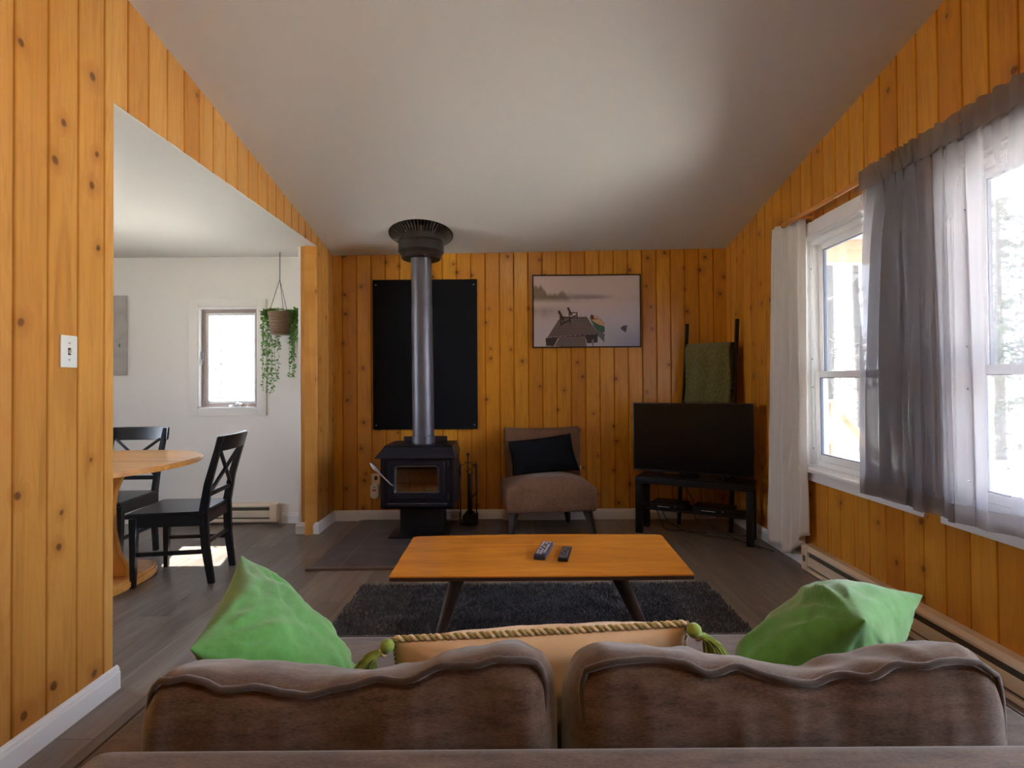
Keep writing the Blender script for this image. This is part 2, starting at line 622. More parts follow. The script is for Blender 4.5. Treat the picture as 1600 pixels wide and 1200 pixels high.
def catmull(pts, n=8):
    P = [Vector(p) for p in pts]
    out = []
    for i in range(len(P) - 1):
        a, b, c, d = P[max(i - 1, 0)], P[i], P[i + 1], P[min(i + 2, len(P) - 1)]
        for k in range(n):
            t = k / n
            out.append(.5 * ((2 * b) + (c - a) * t + (2 * a - 5 * b + 4 * c - d) * t * t + (3 * b - a - 3 * c + d) * t ** 3))
    out.append(P[-1])
    return out


# ------------------------------------------------------------------ board walls
def boards(name, plane, at, nsign, u0, u1, zb, zt, m, openings=(), pitch=.129, off=0., thick=.10, groove=.004, plain_wall=False):
    """vertical tongue and groove boards on the plane X=at or Y=at; nsign = side the room is on"""
    us = {u0, u1}
    g = .006
    if not plain_wall:
        k = math.ceil((u0 - off) / pitch)
        while off + k * pitch < u1:
            e = off + k * pitch
            for q in (e - g, e, e + g):
                if u0 < q < u1:
                    us.add(round(q, 5))
            k += 1
    for (a, b, c, d) in openings:
        us.update((a, b))
    us = sorted(us)
    bm = bmesh.new()
    uvl = bm.loops.layers.uv.new('UVMap')
    cache = {}

    def dep(u):
        if plain_wall:
            return 0
        k = round((u - off) / pitch)
        return -groove if abs(u - off - k * pitch) < 1e-4 else 0

    def vert(u, z):
        key = (round(u, 5), round(z, 5))
        if key not in cache:
            w = at + nsign * dep(u)
            cache[key] = bm.verts.new((w, u, z) if plane == 'X' else (u, w, z))
        return cache[key]
    for i in range(len(us) - 1):
        a, b = us[i], us[i + 1]
        if b - a < 1e-5:
            continue
        mid = (a + b) / 2
        levels = [(zb, zb)]
        spans = sorted([(o[2], o[3]) for o in openings if o[0] < mid < o[1]])
        cur = (zb, zb)
        for (c, d) in spans:
            if c > zb + 1e-4:
                quad(bm, vert, uvl, a, b, cur, (c, c), plane, nsign)
            cur = (d, d)
        quad(bm, vert, uvl, a, b, cur, (zt(a), zt(b)), plane, nsign)
    o = obj(name, bm, m)
    sd = o.modifiers.new('thickness', 'SOLIDIFY')
    sd.thickness = thick
    sd.offset = -1
    return struct(o)


def quad(bm, vert, uvl, a, b, lo, hi, plane, nsign):
    vs = [(a, lo[0]), (b, lo[1]), (b, hi[1]), (a, hi[0])]
    # orient so the normal points into the room
    flip = (plane == 'X' and nsign < 0) or (plane == 'Y' and nsign > 0)
    if flip:
        vs = vs[::-1]
    f = bm.faces.new([vert(*v) for v in vs])
    for lp, v in zip(f.loops, vs):
        lp[uvl].uv = v


W1 = (2.60, 3.56, .665, 2.165)      # window openings on the right wall: y0, y1, z0, z1
W2 = (1.40, 2.36, .665, 2.165)
W3 = (-2.80, -2.262, 1.02, 1.92)    # dining window: x0, x1, z0, z1
W5_ADDED = (.12, 1.22, .665, 2.165)       # right wall beside the camera: unseen, added to let in more daylight
W4_ADDED = (1.9, 3.5, .9, 2.0)            # dining room left wall: unseen, added to brighten that room

boards('wall_left', 'X', XL, 1, YR, YB, 0, lambda u: zc(XL, u) + .01, 'pine_left_daylit', [(2.165, 4.434, 0, HEAD + .004)], off=2.165 - .047)
boards('wall_right', 'X', XR, -1, YR, YB + .1, 0, lambda u: zc(XR, u) + .01, 'pine_side', [W5_ADDED, W2, W1], off=2.165, thick=.14)
boards('wall_back', 'Y', YB, -1, XL, XR, 0, lambda u: zc(u, YB) + .01, 'pine_back', [], off=.02, thick=.12)
boards('wall_rear', 'Y', YR, 1, XL, XR, 0, lambda u: zc(u, YR) + .01, 'pine_back', [], off=.02)
o = boards('wall_dining_back', 'Y', DY, -1, DXL, -1.765, 0, lambda u: DZ + .02, 'white_wall', [W3], plain_wall=True, thick=.12)
boards('wall_dining_left', 'X', DXL, 1, .4, DY, 0, lambda u: DZ + .02, 'white_wall', [W4_ADDED], plain_wall=True)
boards('wall_dining_front', 'Y', .4, 1, DXL, XL - .1, 0, lambda u: DZ + .02, 'white_wall', [], plain_wall=True)
# the boxed column at the end of the opening: front boards and dining-side face
boards('wall_column', 'Y', 4.43, -1, -1.765, XL, 0, lambda u: HEAD + .01, 'pine_col', [], pitch=.075, off=-1.69, thick=.003)
boards('wall_column_side', 'X', -1.765, -1, 4.43, DY + .1, 0, lambda u: DZ, 'white_wall', [], plain_wall=True, thick=.02)


def corner_bead(bm):
    box(bm, (-1.765, 4.424, 0), (-1.757, 4.43, HEAD), 0)


struct(bx('floor', (DXL - .1, YR - .1, -.12), (XR + .1, YB + .1, 0), 'floor'))


def ceil_fn(bm):
    xs = [XL - .005, XR + .15]
    ys = [YR - .1, -.3, YB + .12]
    g = {}
    for x in xs:
        for y in ys:
            g[x, y, 0] = bm.verts.new((x, y, zc(x, y)))
            g[x, y, 1] = bm.verts.new((x, y, zc(x, y) + .2))
    for k in range(2):
        a, b = ys[k], ys[k + 1]
        bm.faces.new((g[xs[0], a, 0], g[xs[0], b, 0], g[xs[1], b, 0], g[xs[1], a, 0]))
        bm.faces.new((g[xs[0], a, 1], g[xs[1], a, 1], g[xs[1], b, 1], g[xs[0], b, 1]))
        for x in xs:
            bm.faces.new((g[x, a, 0], g[x, b, 0], g[x, b, 1], g[x, a, 1]))
    for y in (ys[0], ys[2]):
        bm.faces.new((g[xs[0], y, 0], g[xs[1], y, 0], g[xs[1], y, 1], g[xs[0], y, 1]))
    bmesh.ops.recalc_face_normals(bm, faces=bm.faces)


struct(one('ceiling', ceil_fn, 'ceiling'))
struct(bx('ceiling_dining', (DXL - .1, .3, HEAD), (XL - .005, YB + .12, DZ + .15), 'ceiling'))

# baseboards with a moulded cap
BB = [(0, 0), (.016, 0), (.016, .066), (.012, .074), (.012, .082), (.006, .092), (0, .094)]


def baseboard(name, p, q, n, m='trim'):
    """profile run from p to q on the floor; n = direction into the room"""
    bm = bmesh.new()
    p, q, n = Vector((*p, 0)), Vector((*q, 0)), Vector((*n, 0))
    a = [bm.verts.new(p + n * d + Vector((0, 0, z))) for d, z in BB]
    b = [bm.verts.new(q + n * d + Vector((0, 0, z))) for d, z in BB]
    k = len(BB)
    for i in range(k):
        bm.faces.new((a[i], a[(i + 1) % k], b[(i + 1) % k], b[i]))
    bm.faces.new(a[::-1])
    bm.faces.new(b)
    bmesh.ops.recalc_face_normals(bm, faces=bm.faces)
    return struct(obj(name, bm, m))


baseboard('baseboard_left', (XL, YR), (XL, 2.187), (1, 0))
baseboard('baseboard_column', (-1.785, 4.43), (XL + .016, 4.43), (0, -1))
baseboard('baseboard_return', (XL, 4.43), (XL, YB), (1, 0))
baseboard('baseboard_back', (XL, YB), (XR, YB), (0, -1))
baseboard('baseboard_right', (XR, 3.50), (XR, YB), (-1, 0))
baseboard('baseboard_dining', (-2.05, DY), (-1.765, DY), (0, -1))


# ------------------------------------------------------------------ windows
def frame_ring(bm, plane, at0, at1, a0, a1, z0, z1, w, bev=.004, wz=None):
    wz = wz or w

    def P(a, b, c, d):
        lo = (at0, a, c) if plane == 'X' else (a, at0, c)
        hi = (at1, b, d) if plane == 'X' else (b, at1, d)
        box(bm, lo, hi, bev)
    P(a0, a0 + w, z0, z1)
    P(a1 - w, a1, z0, z1)
    P(a0 + w, a1 - w, z0, z0 + wz)
    P(a0 + w, a1 - w, z1 - wz, z1)


def window_right(n, W):
    y0, y1, z0, z1 = W
    r = bpy.data.objects.new('window_%d' % n, None)
    COL.objects.link(r)
    r['kind'] = 'structure'
    c = bmesh.new()          # casing
    x0, x1 = XR - .018, XR
    box(c, (x0, y1, z0 - .01), (x1, y1 + .075, z1 + .085), .003)
    box(c, (x0, y0 - .075, z0 - .01), (x1, y0, z1 + .085), .003)
    box(c, (x0, y0, z1), (x1, y1, z1 + .085), .003)
    obj('casing', c, 'trim', r, True, 40)
    s = bmesh.new()
    box(s, (XR - .052, y0 - .085, z0 - .024), (XR + .11, y1 + .07, z0), .006)
    obj('sill', s, 'trim', r, True, 40)
    s = bmesh.new()
    box(s, (XR - .020, y0 - .08, z0 - .085), (XR, y1 + .065, z0 - .024), .005)
    obj('apron', s, 'trim', r, True, 40)
    j = bmesh.new()
    for a, b, cc, d in ((y0, y0 + .012, z0, z1), (y1 - .012, y1, z0, z1), (y0, y1, z0, z0 + .012), (y0, y1, z1 - .012, z1)):
        box(j, (XR - .002, a, cc), (XR + .125, b, d))
    obj('jamb_liner', j, 'trim', r)
    f = bmesh.new()
    frame_ring(f, 'X', XR + .035, XR + .12, y0 + .012, y1 - .012, z0 + .012, z1 - .012, .034)
    obj('outer_frame', f, 'vinyl', r, True, 40)
    zm = 1.265
    ya, yb = y0 + .046, y1 - .046
    for (a, b, dx, sub) in ((z0 + .046, zm + .022, 0., 'lower'), (zm - .022, z1 - .046, .03, 'upper')):
        sb = bmesh.new()
        frame_ring(sb, 'X', XR + .042 + dx, XR + .072 + dx, ya, yb, a, b, .042, .003, .040)
        so = obj('sash', sb, 'vinyl', r, True, 40)
        gk = bmesh.new()
        frame_ring(gk, 'X', XR + .05 + dx, XR + .066 + dx, ya + .040, yb - .040, a + .038, b - .038, .007, 0)
        obj('gasket', gk, 'gasket', so)
        gp = bmesh.new()
        box(gp, (XR + .057 + dx, ya + .04, a + .038), (XR + .061 + dx, yb - .04, b - .038))
        obj('pane', gp, 'glass', so)
    pl = bmesh.new()
    for yy in (y0 + .03, y1 - .03):
        for zz in (z0 + .12, z0 + .52, 1.37, z1 - .2):
            bmesh.ops.create_uvsphere(pl, u_segments=8, v_segments=5, radius=.0045, matrix=Matrix.Translation((XR + .0345, yy, zz)))
    obj('screw', pl, 'gasket', r)
    return r


window_right(1, W1)
window_right(2, W2)
window_right(5, W5_ADDED)  # added window out of view, raises the interior light


def simple_window(n, plane, at, sgn, W, depth):
    a0, a1, z0, z1 = W
    r = bpy.data.objects.new('window_%d' % n, None)
    COL.objects.link(r)
    r['kind'] = 'structure'
    f = bmesh.new()
    frame_ring(f, plane, at + sgn * .01, at - sgn * .08, a0, a1, z0, z1, .05, 0)
    obj('frame', f, 'vinyl', r)
    g = bmesh.new()
    lo = (at - sgn * .05, a0 + .05, z0 + .05) if plane == 'X' else (a0 + .05, at - sgn * .05, z0 + .05)
    hi = (at - sgn * .055, a1 - .05, z1 - .05) if plane == 'X' else (a1 - .05, at - sgn * .055, z1 - .05)
    box(g, [min(lo[i], hi[i]) for i in range(3)], [max(lo[i], hi[i]) for i in range(3)])
    obj('pane', g, 'glass', r)
    return r


simple_window(4, 'X', DXL, 1, W4_ADDED, .1)  # added window out of view, extra daylight for the dining room

# dining casement window, in the white wall
r = bpy.data.objects.new('window_3', None)
COL.objects.link(r)
r['kind'] = 'structure'
x0, x1, z0, z1 = W3
c = bmesh.new()
frame_ring(c, 'Y', DY - .012, DY, x0 - .075, x1 + .075, z0 - .065, z1 + .075, .074, .003, .064)
obj('casing', c, 'white_wall', r, True, 40)
c = bmesh.new()
for lo, hi in (((x0, z0), (x0 + .012, z1)), ((x1 - .012, z0), (x1, z1)), ((x0, z0), (x1, z0 + .012)), ((x0, z1 - .012), (x1, z1))):
    box(c, (lo[0], DY - .004, lo[1]), (hi[0], DY + .12, hi[1]))
obj('jamb_liner', c, 'trim', r)
c = bmesh.new()
frame_ring(c, 'Y', DY + .035, DY + .08, x0 + .012, x1 - .012, z0 + .012, z1 - .012, .03, .003)
obj('frame', c, plain('taupe_window_frame', (.32, .25, .23, 1), .5), r, True, 40)
c = bmesh.new()
frame_ring(c, 'Y', DY + .05, DY + .09, x0 + .036, x1 - .030, z0 + .034, z1 - .034, .032, .003)
so = obj('sash', c, 'vinyl', r, True, 40)
bx('pane', (x0 + .06, DY + .068, z0 + .06), (x1 - .055, DY + .072, z1 - .06), 'glass', so)
c = bmesh.new()
box(c, (x0 + .012, DY + .02, 1.44), (x0 + .034, DY + .05, 1.53), .004)
box(c, (x0 + .018, DY + .0, 1.41), (x0 + .028, DY + .03, 1.46), .003)
obj('latch', c, 'steel', r, True, 40)
c = bmesh.new()
xc = x0 + .33
box(c, (xc - .06, DY + .012, z0 + .012), (xc + .05, DY + .04, z0 + .034), .006)
tube(c, [(xc, DY + .01, z0 + .035), (xc + .02, DY - .01, z0 + .05), (xc + .07, DY - .014, z0 + .036)], .006, 8)
obj('crank_handle', c, 'chrome', r, True, 40)

# ------------------------------------------------------------------ ceiling lamp behind the camera
lamp = thing('ceiling_lamp', 'round frosted ceiling lamp on the sloped ceiling behind the sofa', 'ceiling lamp', (.02, -.25, zc(.02, -.25)))
one('lamp_base', lambda b: lathe(b, [(.001, -.045), (.17, -.045), (.17, .03), (.001, .03)], n=48), 'plastic_white', lamp, True, 40)
t = NT('frosted_lamp_glass')
t.b.inputs['Base Color'].default_value = (.9, .85, .75, 1)
t.b.inputs['Emission Color'].default_value = (1, .70, .40, 1)
t.b.inputs['Emission Strength'].default_value = 14
M['lamp_glass'] = t.m
one('lamp_shade', lambda b: lathe(b, [(.155, -.045), (.15, -.07), (.12, -.10), (.07, -.12), (.001, -.125)], n=48), 'lamp_glass', lamp, True)

# ------------------------------------------------------------------ outside
struct(bx('ground', (-60, -40, -1.3), (90, 120, -1.2), 'ground'))
deck = bmesh.new()
for k in range(17):
    x = 2.12 + k * .142
    box(deck, (x, -2.5, -.20), (x + .136, 7.45, -.165))
struct(obj('deck', deck, 'deckwood'))
sf = bmesh.new()
for k in range(26):
    y = -3 + k * .41
    box(sf, (2.09, y, 2.70), (3.95, y + .402, 2.73), .003)
struct(obj('trim_soffit', sf, 'soffit'))
struct(bx('trim_beam', (2.1, 5.56, 2.46), (3.78, 5.70, 2.695), 'deckwood', bev=.006))
rail = thing('deck_railing', 'weathered wooden deck railing with corner post outside the window', 'railing', (0, 0, 0))
bx('post', (4.36, 7.36, -.95), (4.45, 7.45, .93), 'deckwood', rail)
bx('top_rail', (2.2, 7.33, .93), (4.50, 7.47, .97), 'deckwood', rail)
bx('upper_rail', (2.2, 7.38, .74), (4.50, 7.43, .93), 'deckwood', rail)
bx('lower_rail', (2.2, 7.38, .20), (4.50, 7.43, .38), 'deckwood', rail)
tb('stair_rail', [(4.46, 7.4, .86), (5.9, 7.4, -.85)], .06, 'deckwood', rail, 4)


def bare_tree(name, x, y, h, label, lean=0.):
    t = thing(name, label, 'tree', (x, y, -1.2), group='bare trees beyond the deck')
    rr = random.Random(int(x * 100 + y * 7))
    bm = bmesh.new()
    pts = [(lean * k / 8 * h + rr.uniform(-.06, .06), rr.uniform(-.06, .06), h * k / 8) for k in range(9)]
    tube(bm, pts, [.13 * (1 - .085 * k) * h / 9 for k in range(9)], 7)
    obj('trunk', bm, 'bark', t, True)
    bm = bmesh.new()
    for k in range(int(h * 5)):
        f = rr.uniform(.12, .98)
        p = Vector(pts[min(8, int(f * 8))])
        p.z = f * h
        a = rr.uniform(0, 2 * PI)
        L = rr.uniform(.5, 1.9) * (1.1 - f * .6)
        d = Vector((math.cos(a), math.sin(a), rr.uniform(.15, .9)))
        q = p + d * L * .5
        e = q + (d + Vector((rr.uniform(-.4, .4), rr.uniform(-.4, .4), rr.uniform(-.1, .5)))) * L * .5
        tube(bm, [p, q, e], [.022, .014, .005], 4, False)
        for _ in range(2):
            e2 = q + Vector((rr.uniform(-1, 1), rr.uniform(-1, 1), rr.uniform(-.2, 1))) * L * .45
            tube(bm, [q, e2], [.010, .004], 3, False)
    obj('branches', bm, 'bark', t)
    return t


def spruce(x, y, h, label):
    t = thing('spruce_tree', label, 'tree', (x, y, -1.2), group='spruces beyond the deck')
    rr = random.Random(int(x * 31 + y * 17))
    one('trunk', lambda b: tube(b, [(0, 0, 0), (0, 0, h)], [.16, .02], 8), 'bark', t, True)
    V, Fc = [], []
    for k in range(int(h * 22)):
        f = rr.random() ** .8
        z = .8 + f * (h - .8)
        R = (1 - f) * h * .24 + .15
        a = rr.uniform(0, 2 * PI)
        for s in range(9):
            u = (s + .5) / 9
            c = Vector((math.cos(a) * R * u, math.sin(a) * R * u, z - .25 * R * u * u))
            for _ in range(4):
                d = Vector((rr.gauss(0, 1), rr.gauss(0, 1), rr.gauss(-.5, .6))).normalized() * rr.uniform(.10, .24)
                w = Vector((rr.gauss(0, 1), rr.gauss(0, 1), rr.gauss(0, 1))).normalized() * .03
                n = len(V)
                V += [c - w, c + w, c + d]
                Fc.append((n, n + 1, n + 2))
    me = bpy.data.meshes.new('foliage')
    me.from_pydata(V, [], Fc)
    mesh_obj('foliage', me, 'spruce', t)
    return t


places = [(8.2, 12.5, 9), (6.4, 11.0, 8), (9.4, 16.0, 11), (7.2, 15.5, 10), (10.5, 14.0, 9), (11.8, 20, 12), (5.9, 17, 10),
          (12.9, 15.2, 9), (8.9, 19.5, 12), (13.6, 19, 11), (10.0, 11.6, 8)]
side = ['nearer', 'farther']
for i, (x, y, h) in enumerate(places):
    d = math.hypot(x, y)
    bare_tree('bare_tree', x, y, h, 'pale leafless tree in the woods seen through the right-hand windows', random.uniform(-.08, .08))
fork = [(-6.9, 12.5, 9, .10), (-6.6, 12.7, 9, -.12), (-8.6, 17, 11, 0), (-7.7, 19, 11, .03), (-6.0, 14.5, 8, .02)]
for x, y, h, ln in fork:
    t = bare_tree('bare_tree', x, y, h, 'pale leafless tree seen through the small dining window', ln)
    t['group'] = 'bare trees beyond the dining window'
for x, y, h in ((10.6, 10.2, 7.5), (13.0, 12.4, 9), (15, 16.5, 10), (12.0, 8.8, 7)):
    spruce(x, y, h, 'green spruce outside behind the sheer curtain')

# ------------------------------------------------------------------ light switch
sw = thing('light_switch', 'white toggle light switch plate on the foreground pine wall', 'light switch', (XL, 1.942, 1.349))
bx('plate', (0, -.036, -.058), (.007, .036, .058), plain('ivory_plate', (.62, .62, .58, 1), .4, noise_amt=.03), sw, .003)
bx('toggle_slot', (.0068, -.006, -.013), (.0078, .006, .013), 'dark', sw)
bx('toggle', (.006, -.0045, -.004), (.017, .0045, .009), 'plastic_white', sw, .0015, rot(0, .35, 0))
for z in (.030, -.030):
    one('screw', lambda b: tube(b, [(.006, 0, z), (.0085, 0, z)], .0035, 10), 'steel', sw, True, 30)

# ------------------------------------------------------------------ heat shield panel
hs = thing('heat_shield', 'large matte black rectangular panel on the pine wall behind the stove pipe', 'heat shield', (-.78, YB - .012, .818))
bx('panel', (-.470, -.012, 0), (.470, .006, 1.348), 'board', hs, .002)
for x in (-.44, .44):
    for z in (.04, 1.30):
        one('screw', lambda b: tube(b, [(x, -.011, z), (x, -.015, z)], .006, 10), 'steel', hs, True, 30)

# ------------------------------------------------------------------ hearth
he = thing('hearth', 'dark slate tile hearth pad under the wood stove with a wooden edge strip', 'hearth', (0, 0, 0))
bx('tile_pad', (-1.342, 3.585, 0), (-.09, YB - .016, .012), 'tile', he, .002)
bx('edge_strip', (-1.372, 3.545, 0), (-.06, 3.585, .011), wood('hearth_strip_wood', (.06, .032, .022, 1), (.13, .07, .05, 1), 0), he, .004)
bx('edge_strip', (-1.372, 3.585, 0), (-1.342, YB - .016, .011), 'floor', he, .003)

# ------------------------------------------------------------------ wood stove
ST = thing('wood_stove', 'black pedestal wood stove with glass door standing on the tile hearth', 'wood stove', (-.745, 4.20, .012))
bx('base_plate', (-.235, .02, 0), (.235, .50, .014), 'stove', ST, .004)
pd = bmesh.new()
box(pd, (-.172, .165, .014), (.172, .45, .250), .004)
obj('pedestal', pd, 'iron', ST, True, 40)
one('badge', lambda b: tube(b, [(-.045, .165, .222), (-.045, .159, .222)], .012, 14), 'chrome', ST, True, 30)
body = bmesh.new()
bw, bz0, bz1, bd = .288, .240, .640, .42
box(body, (-bw, .0, bz0), (-bw + .012, bd, bz1), .003)
box(body, (bw - .012, .0, bz0), (bw, bd, bz1), .003)
box(body, (-bw + .01, bd - .012, bz0), (bw - .01, bd, bz1))
box(body, (-bw + .01, .0, bz0), (bw - .01, bd, bz0 + .014))
box(body, (-bw + .01, .04, bz1 - .02), (bw - .01, bd, bz1 - .006))
# front plate with the fire opening
ox0, ox1, oz0, oz1 = -.172, .172, .350, .585
box(body, (-bw + .005, .0, bz0), (ox0, .016, bz1))
box(body, (ox1, .0, bz0), (bw - .005, .016, bz1))
box(body, (ox0, .0, bz0), (ox1, .016, oz0))
box(body, (ox0, .0, oz1), (ox1, .016, bz1))
box(body, (-bw, -.004, bz0), (-bw + .022, .012, bz1), .003)
box(body, (bw - .022, -.004, bz0), (bw, .012, bz1), .003)
obj('body', body, 'stove', ST, True, 40)
# hood: bent top plate flaring outward at the front and sides
hb = bmesh.new()
prof = [(-.055, .640), (-.050, .652), (.02, .712), (.05, .722), (.43, .722)]
lo = []
for sx_, ext in ((-1, .052), (1, .038)):
    row = []
    for (y, z) in prof:
        e = ext * max(0, min(1, (.712 - z) / .072))
        row.append(hb.verts.new((sx_ * (bw - .022 + e + .0), y, z)))
    lo.append(row)
for k in range(4):
    hb.faces.new((lo[0][k], lo[1][k], lo[1][k + 1], lo[0][k + 1]))
for side_, row in enumerate(lo):
    s = -1 if side_ == 0 else 1
    a = hb.verts.new((s * (bw + .004), .43, .640))
    b = hb.verts.new((s * (bw + (.03 if s < 0 else .016)), -.055, .640))
    fs = [row[0], row[1], row[2], row[3], row[4], a]
    hb.faces.new(fs if s > 0 else fs[::-1])
    hb.verts.remove(b)
bmesh.ops.recalc_face_normals(hb, faces=hb.faces)
ho = obj('hood', hb, 'stove', ST)
md = ho.modifiers.new('plate', 'SOLIDIFY')
md.thickness = .008
md.offset = 0
bx('rear_shield', (-.185, .40, .66), (.185, .43, .765), 'stove', ST, .003)
# door
dr = bmesh.new()
dx0, dx1, dz0, dz1 = -.225, .218, .318, .610
frame = [(dx0, dz0), (dx1, dz0), (dx1, dz1), (dx0, dz1)]
gx0, gx1, gz0, gz1 = -.168, .168, .368, .575


def rrect(x0, x1, z0, z1, r, n=5, arch=0.):
    pts = []
    for cx_, cz_, a0 in ((x1 - r, z0 + r, -90), (x1 - r, z1 - r, 0), (x0 + r, z1 - r, 90), (x0 + r, z0 + r, 180)):
        for k in range(n + 1):
            a = math.radians(a0 + 90 * k / n)
            pts.append([cx_ + r * math.cos(a), cz_ + r * math.sin(a)])
    return pts


outer = rrect(dx0, dx1, dz0, dz1, .02)
inner = rrect(gx0, gx1, gz0, gz1, .025)
n = len(outer)
for (y0_, y1_) in ((-.030, -.002),):
    A = [dr.verts.new((p[0], y0_ + .006, p[1])) for p in outer]
    A2 = [dr.verts.new((p[0] * .975, y0_, .464 + (p[1] - .464) * .965)) for p in outer]
    B2 = [dr.verts.new((p[0] * 1.06, y0_, .4715 + (p[1] - .4715) * 1.10)) for p in inner]
    B = [dr.verts.new((p[0], y0_ + .012, p[1])) for p in inner]
    C_ = [dr.verts.new((p[0], y1_, p[1])) for p in inner]
    D_ = [dr.verts.new((p[0], y1_, p[1])) for p in outer]
    for ring1, ring2 in ((A, A2), (A2, B2), (B2, B), (B, C_), (C_, D_), (D_, A)):
        for k in range(n):
            dr.faces.new((ring1[k], ring1[(k + 1) % n], ring2[(k + 1) % n], ring2[k]))
bmesh.ops.recalc_face_normals(dr, faces=dr.faces)
door = obj('stove_door', dr, 'stove', ST, True, 35)
g = bmesh.new()
vs = [g.verts.new((p[0] * 1.02, -.010, .4715 + (p[1] - .4715) * 1.03)) for p in inner]
vs2 = [g.verts.new((v.co.x, -.006, v.co.z)) for v in vs]
g.faces.new(vs)
g.faces.new(vs2[::-1])
for k in range(n):
    g.faces.new((vs[k], vs2[k], vs2[(k + 1) % n], vs[(k + 1) % n]))
obj('door_glass', g, glass_mat('sooty_stove_glass', (.92, .88, .82, 1)), door)
tr_ = bmesh.new()
tube(tr_, [(p[0] * .985, -.0165, .4715 + (p[1] - .4715) * .98) for p in inner[:]] + [(inner[0][0] * .985, -.0165, .4715 + (inner[0][1] - .4715) * .98)], .0032, 6, False)
obj('glass_rim', tr_, 'steel', door, True)
hd = bmesh.new()
tube(hd, [(-.180, -.032, .425), (-.20, -.05, .440), (-.30, -.075, .555)], .006, 8)
obj('door_handle', hd, 'steel', door, True)
hx = bmesh.new()
pts = []
for k in range(121):
    f = k / 120
    c0 = Vector((-.285, -.072, .538)).lerp(Vector((-.345, -.090, .612)), f)
    ang = f * 2 * PI * 12
    ax = (Vector((-.345, -.090, .612)) - Vector((-.285, -.072, .538))).normalized()
    s = ax.cross(Vector((0, 1, 0))).normalized()
    t2 = ax.cross(s)
    pts.append(c0 + (s * math.cos(ang) + t2 * math.sin(ang)) * .015 * math.sin(PI * (.12 + .80 * f)))
tube(hx, pts, .0028, 6)
obj('handle_coil', hx, 'chrome', door, True)
for z in (.335, .590):
    hg = bmesh.new()
    tube(hg, [(.238, -.018, z - .022), (.238, -.018, z + .022)], .011, 12)
    box(hg, (.205, -.022, z - .012), (.24, -.004, z + .012), .002)
    obj('hinge', hg, 'stove', door, True, 40)
bx('ash_lip', (-.232, -.075, .270), (.232, .004, .282), 'steel', ST, .004)
bx('ash_lip_fence', (-.232, -.078, .270), (.232, -.070, .292), 'stove', ST, .003)
bx('air_control', (.04, -.02, .308), (.20, .002, .318), 'iron', ST, .002)
fb = bmesh.new()
for ix in range(4):
    for iz in range(2):
        box(fb, (-.25 + ix * .125, .355, .256 + iz * .118), (-.25 + ix * .125 + .121, .385, .256 + iz * .118 + .114), .003)
for s in (-1, 1):
    for iy in range(2):
        box(fb, (s * .262 - .012, .05 + iy * .15, .256), (s * .262 + .012, .196 + iy * .15, .49), .003)
obj('firebrick', fb, 'brick', ST, True, 40)


def ash(b):
    bmesh.ops.create_grid(b, x_segments=40, y_segments=24, size=1)
    for v in b.verts:
        x, y = v.co.x * .245, .195 + v.co.y * .15
        v.co = Vector((x, y, .30 + .035 * noise.noise(Vector((x * 9, y * 9, 1))) + .02 * noise.noise(Vector((x * 30, y * 30, 3))) + .05 * (y - .1)))


one('ash_bed', ash, 'ember_ash', ST, True)['kind'] = 'stuff'

# ------------------------------------------------------------------ stove pipe (separate: lifts off the stove)
SP = thing('stove_pipe', 'blue-grey steel stove pipe rising from the stove to a black ceiling support', 'stove pipe', (0, 0, 0))
pb, pt = Vector((-.737, 4.455, .735)), Vector((-.749, 4.455, 2.30))


def pz(z):
    return pb.lerp(pt, (z - pb.z) / (pt.z - pb.z))


def pipe_fn(b):
    pr_ = [(.735, .093), (.80, .093), (.802, .0885), (1.40, .088), (1.402, .0865), (1.86, .0865), (1.862, .0845), (2.30, .0845)]
    tube(b, [pz(z) for z, _ in pr_], [r_ for _, r_ in pr_], 40)


one('pipe', pipe_fn, 'pipe', SP, True, 35)
cx_, cy_ = pz(2.3).x, 4.455
one('collar', lambda b: lathe(b, [(.09, 2.262), (.155, 2.262), (.164, 2.275), (.164, 2.292), (.172, 2.300), (.188, 2.32), (.188, 2.385), (.180, 2.392), (.180, 2.40), (.188, 2.405), (.188, 2.50)], (cx_, cy_, 0), 56), 'flue', SP, True, 30)


def ribs(b):
    n = 56
    R0, R1 = .188, .262
    zt_ = lambda x, y: zc(x, y) - .002
    for k in range(n):
        a = 2 * PI * (k + .5) / n
        for s, dz in ((0, 0),):
            ca, sa = math.cos(a), math.sin(a)
            wv = Vector((-sa, ca, 0))
            p0 = Vector((cx_ + ca * R0, cy_ + sa * R0, 0))
            p1 = Vector((cx_ + ca * R1, cy_ + sa * R1, 0))
            p0.z = zt_(p0.x, p0.y) - .055
            p1.z = zt_(p1.x, p1.y) - .004
            q0, q1 = p0 + Vector((0, 0, .05)), p1 + Vector((0, 0, .004))
            f_ = []
            for w_ in (-.0028, .0028):
                f_.append([b.verts.new(v + wv * w_) for v in (p0, p1, q1, q0)])
            b.faces.new(f_[0])
            b.faces.new(f_[1][::-1])
            for j in range(4):
                b.faces.new((f_[0][j], f_[1][j], f_[1][(j + 1) % 4], f_[0][(j + 1) % 4]))


one('ribs', ribs, plain('brown_grey_rib_steel', (.12, .105, .09, 1), .4, .3, .2, 30, 0), SP)


